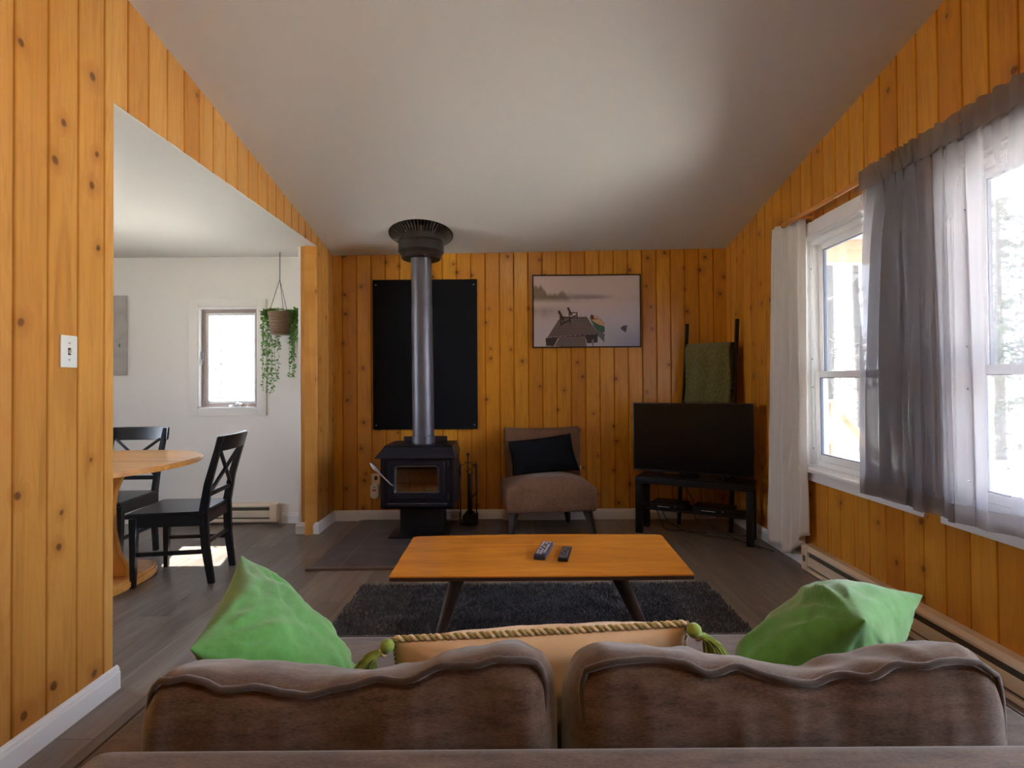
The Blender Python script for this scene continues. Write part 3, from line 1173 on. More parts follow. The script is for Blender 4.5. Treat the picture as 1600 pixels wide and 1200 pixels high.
def plate(b):
    n = 64
    lo_, hi_, ci = [], [], []
    for k in range(n):
        a = 2 * PI * k / n
        x, y = cx_ + .266 * math.cos(a), cy_ + .266 * math.sin(a)
        hi_.append(b.verts.new((x, y, zc(x, y) + .004)))
        lo_.append(b.verts.new((x, y, zc(x, y) - .006)))
        x, y = cx_ + .1 * math.cos(a), cy_ + .1 * math.sin(a)
        ci.append(b.verts.new((x, y, zc(x, y) - .02)))
    for k in range(n):
        j = (k + 1) % n
        b.faces.new((lo_[k], lo_[j], hi_[j], hi_[k]))
        b.faces.new((ci[k], ci[j], lo_[j], lo_[k]))


one('ceiling_plate', plate, 'iron', SP)

# ------------------------------------------------------------------ fireplace tools
TX, TY = -.385, 4.66
ts = thing('fireplace_tool_stand', 'black iron tool stand with a ball finial right of the stove', 'tool stand', (TX, TY, .012))
one('base', lambda b: lathe(b, [(.001, 0), (.085, 0), (.085, .008), (.03, .016), (.012, .03)], n=28), 'iron', ts, True, 40)
tb('pole', [(0, 0, .02), (0, 0, .585)], .006, 'iron', ts)
one('finial', lambda b: bmesh.ops.create_uvsphere(b, u_segments=16, v_segments=10, radius=.015, matrix=Matrix.Translation((0, 0, .60))), 'iron', ts, True)
for s in (-1, 1):
    pts = catmull([(0, 0, .52), (s * .02, -.01, .535), (s * .04, -.012, .515), (s * .055, -.012, .51), (s * .068, -.012, .53), (s * .07, -.012, .545)], 5)
    tb('hook_arm', pts, .0028, 'iron', ts, 6)
tl = thing('fireplace_poker', 'thin black poker hanging on the tool stand nearest the stove', 'poker', (TX - .066, TY - .02, 0))
one('shaft', lambda b: tube(b, [(0, 0, .50), (0, 0, .03)], .0055, 8), 'iron', tl, True)
one('handle', lambda b: lathe(b, [(.001, .53), (.010, .525), (.008, .50), (.010, .44), (.006, .42)], n=12), 'iron', tl, True)
tb('hook', [(0, 0, .12), (-.014, -.004, .10), (-.012, -.006, .06)], .004, 'iron', tl, 6)
tl = thing('fireplace_shovel', 'wide black ash shovel hanging at the front of the tool stand', 'ash shovel', (TX + .016, TY - .03, 0))
one('handle_ring', lambda b: tube(b, [(.022 * math.cos(a * PI / 8), -.004, .47 + .024 * math.sin(a * PI / 8)) for a in range(17)], .004, 6, False), 'iron', tl, True)
one('shaft', lambda b: tube(b, [(0, 0, .447), (0, 0, .10)], [.010, .020], 8), 'iron', tl, True)
one('blade', lambda b: prism(b, [(-.03, .13), (.03, .13), (.066, .085), (.068, .05), (.03, .035), (-.03, .035), (-.068, .05), (-.066, .085)], -.012, .010, .003, Matrix.Rotation(PI / 2, 4, 'X')), 'iron', tl, True, 40)
tl = thing('fireplace_tongs', 'slim black fire tongs with a side spur at the right of the tool stand', 'fire tongs', (TX + .07, TY - .012, 0))
one('shaft', lambda b: tube(b, [(0, 0, .535), (0, 0, .50), (.002, 0, .25), (0, 0, .03)], [.008, .009, .005, .005], 8), 'iron', tl, True)
tb('spur', [(.0, 0, .285), (-.02, -.004, .262), (-.038, -.006, .245)], .006, 'iron', tl, 6)
tb('tip', [(0, 0, .12), (.012, 0, .10), (.010, 0, .04)], .005, 'iron', tl, 6)

# small white box and cable by the baseboard
jb = thing('cable_box', 'small white junction box at the baseboard between stove and tools', 'junction box', (-.52, YB - .05, .012))
bx('box', (-.035, -.012, 0), (.035, .03, .075), 'plastic_white', jb, .004)
bx('vent_slots', (-.026, -.0135, .02), (.026, -.0115, .055), 'beige', jb, .0005)
o = tb('cable', catmull([(-.045, -.02, .004), (-.09, -.01, .01), (-.12, 0, .02), (-.14, .02, .06)], 6), .004, 'plastic_white', jb, 6)

# outlet with plug-in detector
ou = thing('wall_outlet', 'beige wall outlet plate left of the stove above the plug-in alarm', 'outlet', (-1.235, YB, .36))
bx('plate', (-.035, -.008, -.055), (.035, 0, .062), 'beige', ou, .003)
bx('socket', (-.008, -.010, .005), (.018, -.007, .040), 'dark', ou, .002)
al = thing('gas_alarm', 'white plug-in alarm with a small red display left of the stove', 'alarm', (-1.236, YB - .008, .27))
one('housing', lambda b: prism(b, rrect(-.037, .037, -.068, .068, .034, 6), 0, .035, .006, Matrix.Rotation(PI / 2, 4, 'X')), 'plastic_white', al, True, 40)
bx('display', (-.016, -.0365, .002), (.016, -.034, .018), 'red', al, .001)
bx('vent', (-.010, -.0365, .034), (.010, -.034, .040), 'key_dim', al)
bx('test_button', (-.012, -.0365, -.028), (.012, -.034, -.018), 'key', al, .002)

# ------------------------------------------------------------------ slipper chair
AC = thing('slipper_chair', 'low armless brown upholstered chair between the fire tools and the television', 'armchair', (.305, 4.25, 0), math.radians(5.5))
# local: front toward -y, x across. seat front edge y=-.05 .. back y=.55
st = bmesh.new()
NX, NY = 28, 24
grid = {}
for i in range(NX + 1):
    for j in range(NY + 1):
        u, v = i / NX * 2 - 1, j / NY
        top = .40 + .085 * (1 - abs(u) ** 2.6) * (1 - .25 * v) * (1 - (1 - min(1, v * 5)) ** 3 * .55)
        grid[i, j] = st.verts.new((u * .352, -.03 + v * .55, top))
for i in range(NX):
    for j in range(NY):
        st.faces.new((grid[i, j], grid[i + 1, j], grid[i + 1, j + 1], grid[i, j + 1]))
rim = [grid[i, 0] for i in range(NX + 1)] + [grid[NX, j] for j in range(1, NY + 1)] + [grid[i, NY] for i in range(NX - 1, -1, -1)] + [grid[0, j] for j in range(NY - 1, 0, -1)]
prev = rim
for (dz, inf) in ((.37, .012), (.30, .016), (.22, .010), (.195, 0.0)):
    cur = []
    for v in rim:
        d = Vector((v.co.x / .352, (v.co.y - .245) / .275, 0))
        e = Vector((max(-1, min(1, d.x)) ** 5, max(-1, min(1, d.y)) ** 5, 0))
        cur.append(st.verts.new((v.co.x + e.x * inf, v.co.y + e.y * inf, dz)))
    for k in range(len(rim)):
        j = (k + 1) % len(rim)
        st.faces.new((prev[k], cur[k], cur[j], prev[j]))
    prev = cur
st.faces.new(prev[::-1])
bmesh.ops.recalc_face_normals(st, faces=st.faces)
o = obj('seat', st, 'chair_fab', AC, True, 80)
o.modifiers.new('soft', 'SUBSURF').render_levels = 1
bk = bmesh.new()
g1 = {}
for i in range(25):
    for j in range(17):
        u, v = i / 24 * 2 - 1, j / 16
        x = u * (.325 + .010 * v)
        lean = .37 + .08 * v
        wr = .006 * noise.noise(Vector((x * 14, v * 4, 2)))
        zt_ = .30 + .535 * v + (.006 * abs(u) ** 3 - .008 * (1 - u * u)) * v
        puff = .018 * (1 - u ** 4) * (1 - (2 * v - 1) ** 4)
        g1[i, j, 0] = bk.verts.new((x, lean - puff + wr, zt_))
        g1[i, j, 1] = bk.verts.new((x, lean + .085, zt_))
for s in (0, 1):
    for i in range(24):
        for j in range(16):
            f_ = (g1[i, j, s], g1[i + 1, j, s], g1[i + 1, j + 1, s], g1[i, j + 1, s])
            bk.faces.new(f_ if s == 0 else f_[::-1])
edge = [(i, 0) for i in range(25)] + [(24, j) for j in range(1, 17)] + [(i, 16) for i in range(23, -1, -1)] + [(0, j) for j in range(15, 0, -1)]
for k in range(len(edge)):
    a, b = edge[k], edge[(k + 1) % len(edge)]
    bk.faces.new((g1[(*a, 0)], g1[(*a, 1)], g1[(*b, 1)], g1[(*b, 0)]))
bmesh.ops.recalc_face_normals(bk, faces=bk.faces)
be = [e for e in bk.edges if len(e.link_faces) == 2 and e.calc_face_angle(0) > 1.0]
bmesh.ops.bevel(bk, geom=be, offset=.012, segments=3, affect='EDGES')
obj('backrest', bk, 'chair_fab', AC, True, 80)
for (x, y, dx, dy) in ((-.295, .03, -.03, -.035), (.295, .03, .05, -.035), (-.26, .45, -.02, .02), (.20, .45, .03, .02)):
    lg = bmesh.new()
    b_ = bmesh.new()
    bmesh.ops.create_cone(b_, segments=4, radius1=.020, radius2=.038, depth=1, cap_ends=True)
    for v in b_.verts:
        f = v.co.z + .5
        v.co = Vector((v.co.x + x + dx * (1 - f), v.co.y + y + dy * (1 - f), .20 * f))
    merge(lg, b_)
    obj('leg', lg, 'walnut', AC)


# ------------------------------------------------------------------ pillows
def pillow_mesh(corners, thick, n=44, concave=.05, wr=.010, seed=0, asym=0., pinch=2.2, folds=()):
    """corners in order; bulges both ways; wrinkles run to the corners"""
    P = [Vector(c) for c in corners]
    nrm = ((P[1] - P[0]).cross(P[3] - P[0])).normalized()
    cen = sum(P, Vector()) / 4
    bm = bmesh.new()
    ids = {}

    def pos(u, v, s):
        uu, vv = (u + 1) / 2, (v + 1) / 2
        p = P[0] * (1 - uu) * (1 - vv) + P[1] * uu * (1 - vv) + P[2] * uu * vv + P[3] * (1 - uu) * vv
        # edges pull in between the corners
        k = concave * (abs(u) ** 4 * (1 - v * v) + abs(v) ** 4 * (1 - u * u))
        p = p.lerp(cen, k)
        t = ((1 - abs(u) ** pinch) * (1 - abs(v) ** pinch))
        t = max(t, 0) ** .5
        h = thick * t
        # radial folds from the corners
        a = 0
        for (cu, cv) in ((-1, -1), (1, -1), (1, 1), (-1, 1)):
            d = math.hypot(u - cu, v - cv)
            ang = math.atan2(v - cv, u - cu)
            a += math.sin(ang * 17 + seed * 2 + cu * 3 + s) * math.exp(-((d - .55) / .38) ** 2) * .5
        a += noise.noise(Vector((u * 2.1 + seed, v * 2.1, s * 3.3))) * 1.2
        a += noise.noise(Vector((u * 5 + seed, v * 5, s * 3.3))) * .5
        h += wr * a * min(1, t * 2)
        for (fu, fv, fa, fw, fd, fl) in folds:      # creases: centre, angle, width, depth, length
            du, dv = u - fu, v - fv
            al_ = du * math.cos(fa) + dv * math.sin(fa)
            ac = -du * math.sin(fa) + dv * math.cos(fa) + .05 * math.sin(al_ * 6)
            h -= fd * math.exp(-(ac / fw) ** 2) * math.exp(-(al_ / fl) ** 2) * t
        return p + nrm * (h * s)
    for s in (1, -1):
        for i in range(n + 1):
            for j in range(n + 1):
                u, v = math.sin((i / n - .5) * PI), math.sin((j / n - .5) * PI)
                bd_ = i in (0, n) or j in (0, n)
                if s == -1 and bd_:
                    ids[i, j, s] = ids[i, j, 1]
                else:
                    ids[i, j, s] = bm.verts.new(pos(u, v, s))
    for s in (1, -1):
        for i in range(n):
            for j in range(n):
                f_ = [ids[i, j, s], ids[i + 1, j, s], ids[i + 1, j + 1, s], ids[i, j + 1, s]]
                bm.faces.new(f_ if s == 1 else f_[::-1])
    return bm, pos


# green pillow leaning on the left arm
bm, _ = pillow_mesh([(-.672, 1.33, .802), (-.568, .945, .760), (-.295, .965, .535), (-.400, 1.34, .50)], .082, seed=1, wr=.012, concave=.07,
                    folds=[(-.50, -.55, .5, .07, .022, .5), (-.2, -.70, .25, .05, .016, .45), (-.75, -.2, 1.1, .05, .014, .3)])
gp = obj('throw_pillow', bm, 'green', None, True)
tag(gp, 'green square throw pillow standing against the left sofa arm, corner up', 'pillow', 'green throw pillows')
bm, _ = pillow_mesh([(.972, 1.28, .712), (.655, 1.005, .775), (.415, 1.10, .58), (.72, 1.45, .51)], -.092, seed=5, wr=.012, concave=.06,
                    folds=[(.5, -.5, 2.4, .07, .02, .5), (-.3, -.5, .9, .06, .012, .45)])
bmesh.ops.recalc_face_normals(bm, faces=bm.faces)
gp2 = obj('throw_pillow', bm, 'green', None, True)
tag(gp2, 'green throw pillow slumped on its side against the right sofa arm by the heater', 'pillow', 'green throw pillows')

# cream lumbar pillow with rope trim and tassels
lp = thing('lumbar_pillow', 'cream striped long pillow with twisted rope trim and green tassels behind the back cushions', 'pillow', (0, 0, 0))
LC = [(-.222, 1.000, .745), (.322, 1.005, .768), (.33, 1.13, .47), (-.225, 1.13, .47)]
bm, lpos = pillow_mesh(LC, -.075, seed=9, wr=.007, concave=.012)
bmesh.ops.recalc_face_normals(bm, faces=bm.faces)
t = NT('cream_striped_cotton')
s = t.sep(t.obj())
a = t.noise(t.obj(), 8, 4)
base = t.ramp(a, [(.3, (.56, .39, .22)), (.7, (.70, .52, .34))])
up_face = t.step(s[1], 1.045, 1.055)
st_ = t.math('MULTIPLY', t.step(t.math('SINE', t.math('MULTIPLY', s[0], 330.)), .2, .7), up_face)
base = t.mix(t.math('MULTIPLY', st_, .45), base, (.33, .22, .10, 1))
t.l(base, t.b.inputs['Base Color'])
t.b.inputs['Roughness'].default_value = .9
t.b.inputs['Sheen Weight'].default_value = .2
t.bump(t.noise(t.obj(), 400, 1), .15, .001)
obj('cover', bm, t.m, lp, True)
for ph, m_ in ((0, 'rope'), (PI, 'rope_green')):
    rp = bmesh.new()
    edge_pts = []
    for (u0_, v0_, u1_, v1_) in ((-1, 1, -1, -1), (-1, -1, 1, -1), (1, -1, 1, 1)):
        nn = 140 if v0_ == v1_ else 60
        for k in range(nn):
            f = k / nn
            edge_pts.append(lpos(u0_ + (u1_ - u0_) * f, v0_ + (v1_ - v0_) * f, 1) + Vector((0, 0, .004)))
    pts = []
    tot = 0
    for k in range(len(edge_pts)):
        p = edge_pts[k]
        q = edge_pts[min(k + 1, len(edge_pts) - 1)]
        d = (q - p).normalized() if (q - p).length > 0 else Vector((1, 0, 0))
        s1 = d.cross(Vector((0, 1, 0)))
        s1 = s1.normalized() if s1.length > .05 else Vector((0, 0, 1))
        s2 = d.cross(s1)
        an = tot / .024 * 2 * PI + ph
        pts.append(p + (s1 * math.cos(an) + s2 * math.sin(an)) * .0034)
        tot += (q - p).length
    tube(rp, pts, .0038, 6)
    obj('rope_trim', rp, m_, lp, True)
for (c, dirx) in ((LC[0], -1), (LC[1], 1)):
    c = Vector(c)
    tas = bmesh.new()
    bmesh.ops.create_uvsphere(tas, u_segments=16, v_segments=10, radius=.0135, matrix=Matrix.Translation(c + Vector((dirx * .010, -.012, -.004))))
    to = obj('tassel', tas, 'tassel', lp, True)
    ya = bmesh.new()
    rr = random.Random(3 + dirx)
    for k in range(90):
        a = rr.uniform(0, 2 * PI)
        r0, r1 = rr.uniform(0, .009), rr.uniform(.004, .030)
        p0 = c + Vector((dirx * .018 + r0 * math.cos(a) * .5, -.014 + r0 * math.sin(a), -.010))
        L = rr.uniform(.055, .078)
        p1 = p0 + Vector((dirx * L * .35, -.004, -L * .38)) + Vector((r1 * math.cos(a) * .35, r1 * math.sin(a) * .6, r1 * .4))
        p2 = p0 + Vector((dirx * L * .62, -.006, -L * .95)) + Vector((r1 * math.cos(a) * .9, r1 * math.sin(a) * .8, 0))
        tube(ya, catmull([p0, p1, p2], 3), .0014, 4, False)
    obj('yarn', ya, 'tassel', to, True)
    one('neck_band', lambda b: tube(b, [c + Vector((dirx * .016, -.013, -.012)), c + Vector((dirx * .020, -.013, -.018))], .0085, 12), 'rope', to, True)

# black lumbar cushion on the slipper chair
bm, _ = pillow_mesh([(-.315, .315, .735), (.235, .37, .790), (.300, .30, .480), (-.285, .25, .455)], .062, seed=3, wr=.006, concave=.055)
bmesh.ops.recalc_face_normals(bm, faces=bm.faces)
bc = obj('lumbar_cushion', bm, 'black_fab', None, True)
tag(bc, 'black rectangular cushion on the brown slipper chair', 'cushion')
bc.location = AC.location
bc.rotation_euler = AC.rotation_euler
lb = bx('care_tag', (.300, .285, .490), (.302, .300, .525), 'plastic_white', bc)

# ------------------------------------------------------------------ sofa
SO = thing('sofa', 'mottled brown fabric loveseat with two loose back cushions seen from behind', 'sofa', (.12, 1.15, 0))
ox, oy = .12, 1.15


def sx_(x):
    return x - ox


def sbox(name, lo, hi, m, bev, parent=SO, seg=4):
    b = bmesh.new()
    box(b, (lo[0] - ox, lo[1] - oy, lo[2]), (hi[0] - ox, hi[1] - oy, hi[2]), bev, seg=seg)
    return obj(name, b, m, parent, True, 60)


def arm(name, xa, xb, flip):
    b = bmesh.new()
    box(b, (xa - ox, .575 - oy, .10), (xb - ox, 1.60 - oy, .505), .022, seg=4)
    o = obj(name, b, 'sofa', SO, True, 60)
    xo = xa if not flip else xb
    s = 1 if not flip else -1
    p = [(xo - ox + s * .006, .60 - oy, .12), (xo - ox + s * .004, .585 - oy, .47), (xo - ox + s * .007, .61 - oy, .501), (xo - ox + s * .007, 1.57 - oy, .501), (xo - ox + s * .006, 1.60 - oy, .47), (xo - ox + s * .006, 1.60 - oy, .12)]
    tb('arm_piping', p, .005, 'sofa_pipe', o, 8)
    return o


arm('arm', -.835, -.56, False)
arm('arm', .785, 1.095, True)
# back frame with soft top
b = bmesh.new()
box(b, (-.59 - ox, .55 - oy, .10), (.83 - ox, .765 - oy, .714), .028, seg=4)
obj('back_frame', b, 'sofa', SO, True, 60)
sbox('seat_base', (-.56, .76, .10), (.785, 1.58, .30), 'sofa', .02)
for (xa, xb) in ((-.558, .112), (.116, .783)):
    b = bmesh.new()
    nx, ny = 24, 20
    bq = bmesh.new()
    box(bq, (xa - ox, .80 - oy, .30), (xb - ox, 1.655 - oy, .445), .035, seg=5)
    for v in bq.verts:
        if v.co.z > .42:
            v.co.z += .012
    merge(b, bq)
    so_ = obj('seat_cushion', b, 'sofa', SO, True, 60)
    tb('cushion_piping', [(xa - ox + .02, 1.652 - oy, .448), (xb - ox - .02, 1.652 - oy, .448)], .005, 'sofa_pipe', so_, 8)
for (x, y) in ((-.76, .64), (1.02, .64), (-.76, 1.54), (1.02, 1.54)):
    one('leg', lambda b: tube(b, [(x - ox, y - oy, 0), (x - ox, y - oy, .105)], [.018, .026], 12), 'walnut', SO, True, 40)


def back_cushion(xs_seam, ys_seam, xs_top, ys_top, xa, xb, seed):
    """pixel rows were read off the photo once and turned into heights"""
    ns, nx = 12, 70
    bm = bmesh.new()
    rings = []
    seam_pts = []
    for i in range(nx + 1):
        t = i / nx
        x = xa + (xb - xa) * t
        e = min(t, 1 - t) * 2
        cap = (1 - (1 - min(1, e * 5.5)) ** 2) ** .5       # round the ends
        zs = cosin(xs_seam, ys_seam, x)
        zt_ = cosin(xs_top, ys_top, x)
        n1 = noise.noise(Vector((x * 9 + seed, 0, 0))) * .006
        prof_ = [(.815, .47), (.792, .52), (.782 + n1, .60), (.780 + n1 * 2, .68), (.787, zs - .028), (.797, zs - .003), (.830, (zs + zt_) / 2 + .014 + n1), (.875, zt_ + .004),
                 (.925, zt_ - .012), (.968, zt_ - .055), (.990, .62), (.975, .50)]
        cy_, cz_ = .885, .62
        ring = []
        for k, (y, z) in enumerate(prof_):
            kk = .48 + .52 * cap
            kz = .78 + .22 * cap
            yy = cy_ + (y - cy_) * kk
            zz = cz_ + (z - cz_) * kz
            w = noise.noise(Vector((x * 16 + seed, k * .9, 1.7))) * .008 + noise.noise(Vector((x * 40 + seed, k * 1.3, 5.7))) * .003
            ring.append(bm.verts.new((x - ox, yy + w - oy, zz + w * .7)))
        rings.append(ring)
        seam_pts.append(ring[5].co.copy())
    for i in range(nx):
        for k in range(ns):
            j = (k + 1) % ns
            bm.faces.new((rings[i][k], rings[i + 1][k], rings[i + 1][j], rings[i][j]))
    bm.faces.new(rings[0])
    bm.faces.new(rings[-1][::-1])
    bmesh.ops.recalc_face_normals(bm, faces=bm.faces)
    o = obj('back_cushion', bm, 'sofa', SO, True)
    o.modifiers.new('soft', 'SUBSURF').render_levels = 2
    o.modifiers['soft'].levels = 1
    sp_ = [p + Vector((0, -.0035, .0025)) for p in seam_pts][3:-3]
    lo_a = [(rings_ends[0] + Vector((0, -.003, 0))) for rings_ends in ()]
    a0, a1 = sp_[0], sp_[-1]
    left = catmull([a0 + Vector((.012, .012, -.31)), a0 + Vector((-.003, .0, -.25)), a0 + Vector((.008, .0, -.15)), a0 + Vector((-.003, .0, -.07)), a0 + Vector((-.006, .004, -.028)), a0], 6)
    right = catmull([a1, a1 + Vector((.006, .004, -.028)), a1 + Vector((.003, 0, -.07)), a1 + Vector((-.002, 0, -.15)), a1 + Vector((.0, 0, -.25)), a1 + Vector((-.012, .012, -.31))], 6)
    tb('piping', left[:-1] + sp_ + right[1:], .0052, 'sofa_pipe', o, 8)
    return o


def zrow(row, Y):
    return EYE - (row - 600) * Y / F


def xcol(col, Y):
    return (col - 800) * Y / F


YS, YT = .797, .875
sL = [(226, 1085), (250, 1063), (300, 1060), (350, 1070), (390, 1068), (470, 1078), (600, 1058), (700, 1036), (780, 1027), (830, 1032), (868, 1058)]
tL = [(226, 1060), (262, 1040), (310, 1034), (400, 1037), (470, 1044), (560, 1052), (640, 1040), (740, 1012), (800, 1003), (850, 1010), (868, 1040)]
sR = [(880, 1060), (905, 1038), (960, 1029), (1060, 1034), (1108, 1047), (1150, 1044), (1200, 1050), (1265, 1063), (1330, 1050), (1400, 1034), (1460, 1026), (1510, 1028), (1545, 1045), (1560, 1075)]
tR = [(880, 1040), (900, 1018), (940, 1007), (1060, 1013), (1110, 1026), (1200, 1038), (1260, 1046), (1320, 1026), (1400, 1009), (1460, 1003), (1510, 1010), (1545, 1030), (1560, 1055)]


def conv(lst, Y):
    # undo the slight roll of the camera so the heights are true
    return [xcol(c, Y) for c, r_ in lst], [zrow(r_ + (c - 800) * math.tan(ROLL), Y) for c, r_ in lst]


back_cushion(*conv(sL, YS), *conv(tL, YT), -.568, .068, 1.)
back_cushion(*conv(sR, YS), *conv(tR, YT), .078, .748, 5.)

# ------------------------------------------------------------------ coffee table and rug
CT = thing('coffee_table', 'honey wood coffee table with dark splayed legs on the grey rug', 'coffee table', (.12, 2.52, 0))
ctz = .430
poly = []
near, far, half = -.300, .285, .63
for k in range(17):
    t_ = k / 16
    poly.append((-half + 2 * half * t_ + 0, near - .004 * math.sin(PI * t_)))
xr = [(.648, near + .02), (.668, far - .01)]
poly[-1] = (.622, near)
poly[0] = (-.628, near)
poly += [(.628, near + .004), (.652, far - .010), (.645, far - .002)]
for k in range(17):
    t_ = k / 16
    poly.append((.64 - 1.255 * t_, far + .022 * math.sin(PI * t_)))
poly += [(-.638, far - .012), (-.634, near + .004)]
b = bmesh.new()
prism(b, poly, ctz - .006, ctz, .0015)
obj('tabletop', b, 'table', CT, True, 40)
b = bmesh.new()
prism(b, [(x * .998, y * .998) for x, y in poly], ctz - .022, ctz - .006, .002)
obj('edge_band', b, 'table_edge', CT, True, 40)
for (tx, ty, bx_, by_) in ((-.355, -.19, -.475, -.235), (.325, -.19, .505, -.235), (-.36, .17, -.475, .20), (.33, .17, .505, .20)):
    one('leg', lambda b: tube(b, [(bx_, by_, .012), (bx_ * .999, by_, .02), (tx, ty, ctz - .022)], [.015, .017, .034], 18), 'walnut', CT, True, 40)
for s, x in ((-1, -.385), (1, .375)):
    br = bmesh.new()
    tube(br, [(x, .05, ctz - .02), (x + s * .05, .16, ctz - .20)], .005, 6)
    tube(br, [(x + s * .05, .05, ctz - .02), (x + s * .05, .16, ctz - .20)], .005, 6)
    tube(br, [(x + s * .05, .16, ctz - .20), (x + s * .05, .16, ctz - .02)], .005, 6)
    obj('metal_brace', br, 'iron', CT, True)

RG = thing('area_rug', 'charcoal shaggy rectangular rug under the coffee table', 'rug', (0, 0, 0))
rx0, rx1, ry0, ry1 = -.915, 1.165, 1.80, 3.25
bx('backing', (rx0, ry0, 0), (rx1, ry1, .010), 'rug', RG, .003)
N = 60000
base = np.stack([rng.uniform(rx0 + .004, rx1 - .004, N), rng.uniform(2.15, ry1 - .004, N), np.full(N, .008)], 1)
ang = rng.uniform(0, 2 * np.pi, N)
hh = rng.uniform(.012, .024, N)
side_ = np.stack([np.cos(ang), np.sin(ang), np.zeros(N)], 1) * .0022
cl = np.stack([np.sin(base[:, 0] * 21 + np.sin(base[:, 1] * 17) * 2), np.cos(base[:, 1] * 23 + np.sin(base[:, 0] * 13) * 2), np.zeros(N)], 1)
leanv = (rng.normal(0, .006, (N, 3)) + cl * .007) * np.array([1, 1, 0])
mid = base + leanv * .5 + np.stack([np.zeros(N), np.zeros(N), hh * .6], 1)
tip = base + leanv * 1.4 + np.stack([np.zeros(N), np.zeros(N), hh], 1)
V = np.stack([base - side_, base + side_, mid + side_ * .8, mid - side_ * .8, tip], 1).reshape(-1, 3)
me = bpy.data.meshes.new('pile')
nf = N * 2
me.vertices.add(len(V))
me.vertices.foreach_set('co', V.astype(np.float32).ravel())
i0 = np.arange(N) * 5
quads = np.stack([i0, i0 + 1, i0 + 2, i0 + 3], 1)
tris = np.stack([i0 + 3, i0 + 2, i0 + 4], 1)
loops = np.concatenate([quads.ravel(), tris.ravel()])
me.loops.add(len(loops))
me.loops.foreach_set('vertex_index', loops.astype(np.int32))
me.polygons.add(nf)
me.polygons.foreach_set('loop_start', np.concatenate([np.arange(N) * 4, 4 * N + np.arange(N) * 3]).astype(np.int32))
me.update(calc_edges=True)
po = mesh_obj('pile', me, 'rug', RG)
po['kind'] = 'stuff'


# remotes
def remote(label, x, y, rz, L, Wd, H, body, keym, rows, seed):
    t = thing('remote_control', label, 'remote control', (x, y, ctz), rz, 'remote controls on the coffee table')
    b = bmesh.new()
    box(b, (-Wd / 2, -L / 2, 0), (Wd / 2, L / 2, H), .006, seg=3)
    obj('body', b, body, t, True, 50)
    rr = random.Random(seed)
    for r_ in range(rows):
        for c in range(3):
            if rr.random() < .12:
                continue
            kx = (c - 1) * Wd * .28
            ky = L / 2 - .018 - r_ * (L - .045) / (rows - 1)
            w = Wd * .09 if rr.random() < .6 else Wd * .12
            kb = bmesh.new()
            box(kb, (kx - w, ky - .0035, H - .001), (kx + w, ky + .0035, H + .0022), .001)
            obj('button', kb, keym if rr.random() < .8 else 'key_dim', t, True, 40)
    pb_ = bmesh.new()
    box(pb_, (-Wd * .36, L / 2 - .014, H - .001), (-Wd * .2, L / 2 - .007, H + .0022), .001)
    obj('power_button', pb_, 'red', t, True, 40)
    bx('label_plate', (-Wd * .24, -L / 2 + .010, H - .0005), (Wd * .24, -L / 2 + .016, H + .0004), 'key_dim', t)
    return t


remote('larger remote control with pale buttons, left of the two on the coffee table', .143, 2.515, math.radians(-14), .215, .054, .024, 'blue_plastic', 'key', 10, 4)
remote('smaller slim dark remote control, right of the two on the coffee table', .238, 2.475, math.radians(-12), .185, .046, .017, 'tv_body', 'key_dim', 9, 9)

# ------------------------------------------------------------------ television on its bench
TVB = thing('tv_bench', 'low black bench with a lower shelf standing diagonally in the corner', 'tv bench', (1.0, 4.396, 0), math.radians(-28.8))
bl, bdp = .885, .27
bx('top', (0, 0, .405), (bl, bdp, .458), 'black_ash', TVB, .002)
for x in (0, bl - .052):
    for y in (0, bdp - .052):
        bx('leg', (x, y, 0), (x + .052, y + .052, .405), 'black_ash', TVB, .002)
bx('shelf', (.03, .02, .195), (bl - .03, bdp - .02, .213), 'black_ash', TVB, .002)
TV = thing('television', 'black flat screen television standing on the corner bench', 'television', (1.012, 4.50, .458), math.radians(-27.6))
b = bmesh.new()
box(b, (0, 0, .035), (.925, .020, .600), .004)
box(b, (.15, .018, .07), (.775, .055, .40), .012)
obj('housing', b, 'tv_body', TV, True, 40)
bx('screen', (.010, -.0015, .052), (.915, .002, .590), 'tv_screen', TV)
bx('bezel', (.002, -.003, .036), (.923, .002, .050), 'tv_body', TV, .001)
bx('logo', (.014, -.0042, .040), (.044, -.0028, .046), 'key_dim', TV)
b = bmesh.new()
box(b, (.20, -.085, 0), (.72, .11, .012), .004)
box(b, (.40, .02, .010), (.52, .045, .12), .006)
box(b, (.21, .0, .005), (.235, .02, .04), .004)
box(b, (.69, .0, .005), (.715, .02, .04), .004)
obj('stand', b, 'tv_body', TV, True, 40)
m0 = Matrix.Translation((1.0, 4.396, 0)) @ Matrix.Rotation(math.radians(-28.8), 4, 'Z')
for (x, L, lab) in ((.12, .27, 'flat black media box on the left of the bench shelf under the television'), (.45, .30, 'flat black media player on the right of the bench shelf under the television')):
    p = m0 @ Vector((x, .03, .213))
    mp = thing('media_player', lab, 'media player', p, math.radians(-28.8), 'boxes on the television bench shelf')
    bx('case', (0, 0, 0), (L, .19, .042), 'tv_body', mp, .003)
    bx('front_strip', (L * .2, -.0015, .012), (L * .55, .001, .016), 'key', mp)
    one('led', lambda b: tube(b, [(L * .72, .0, .02), (L * .72, -.002, .02)], .004, 8), 'key', mp)
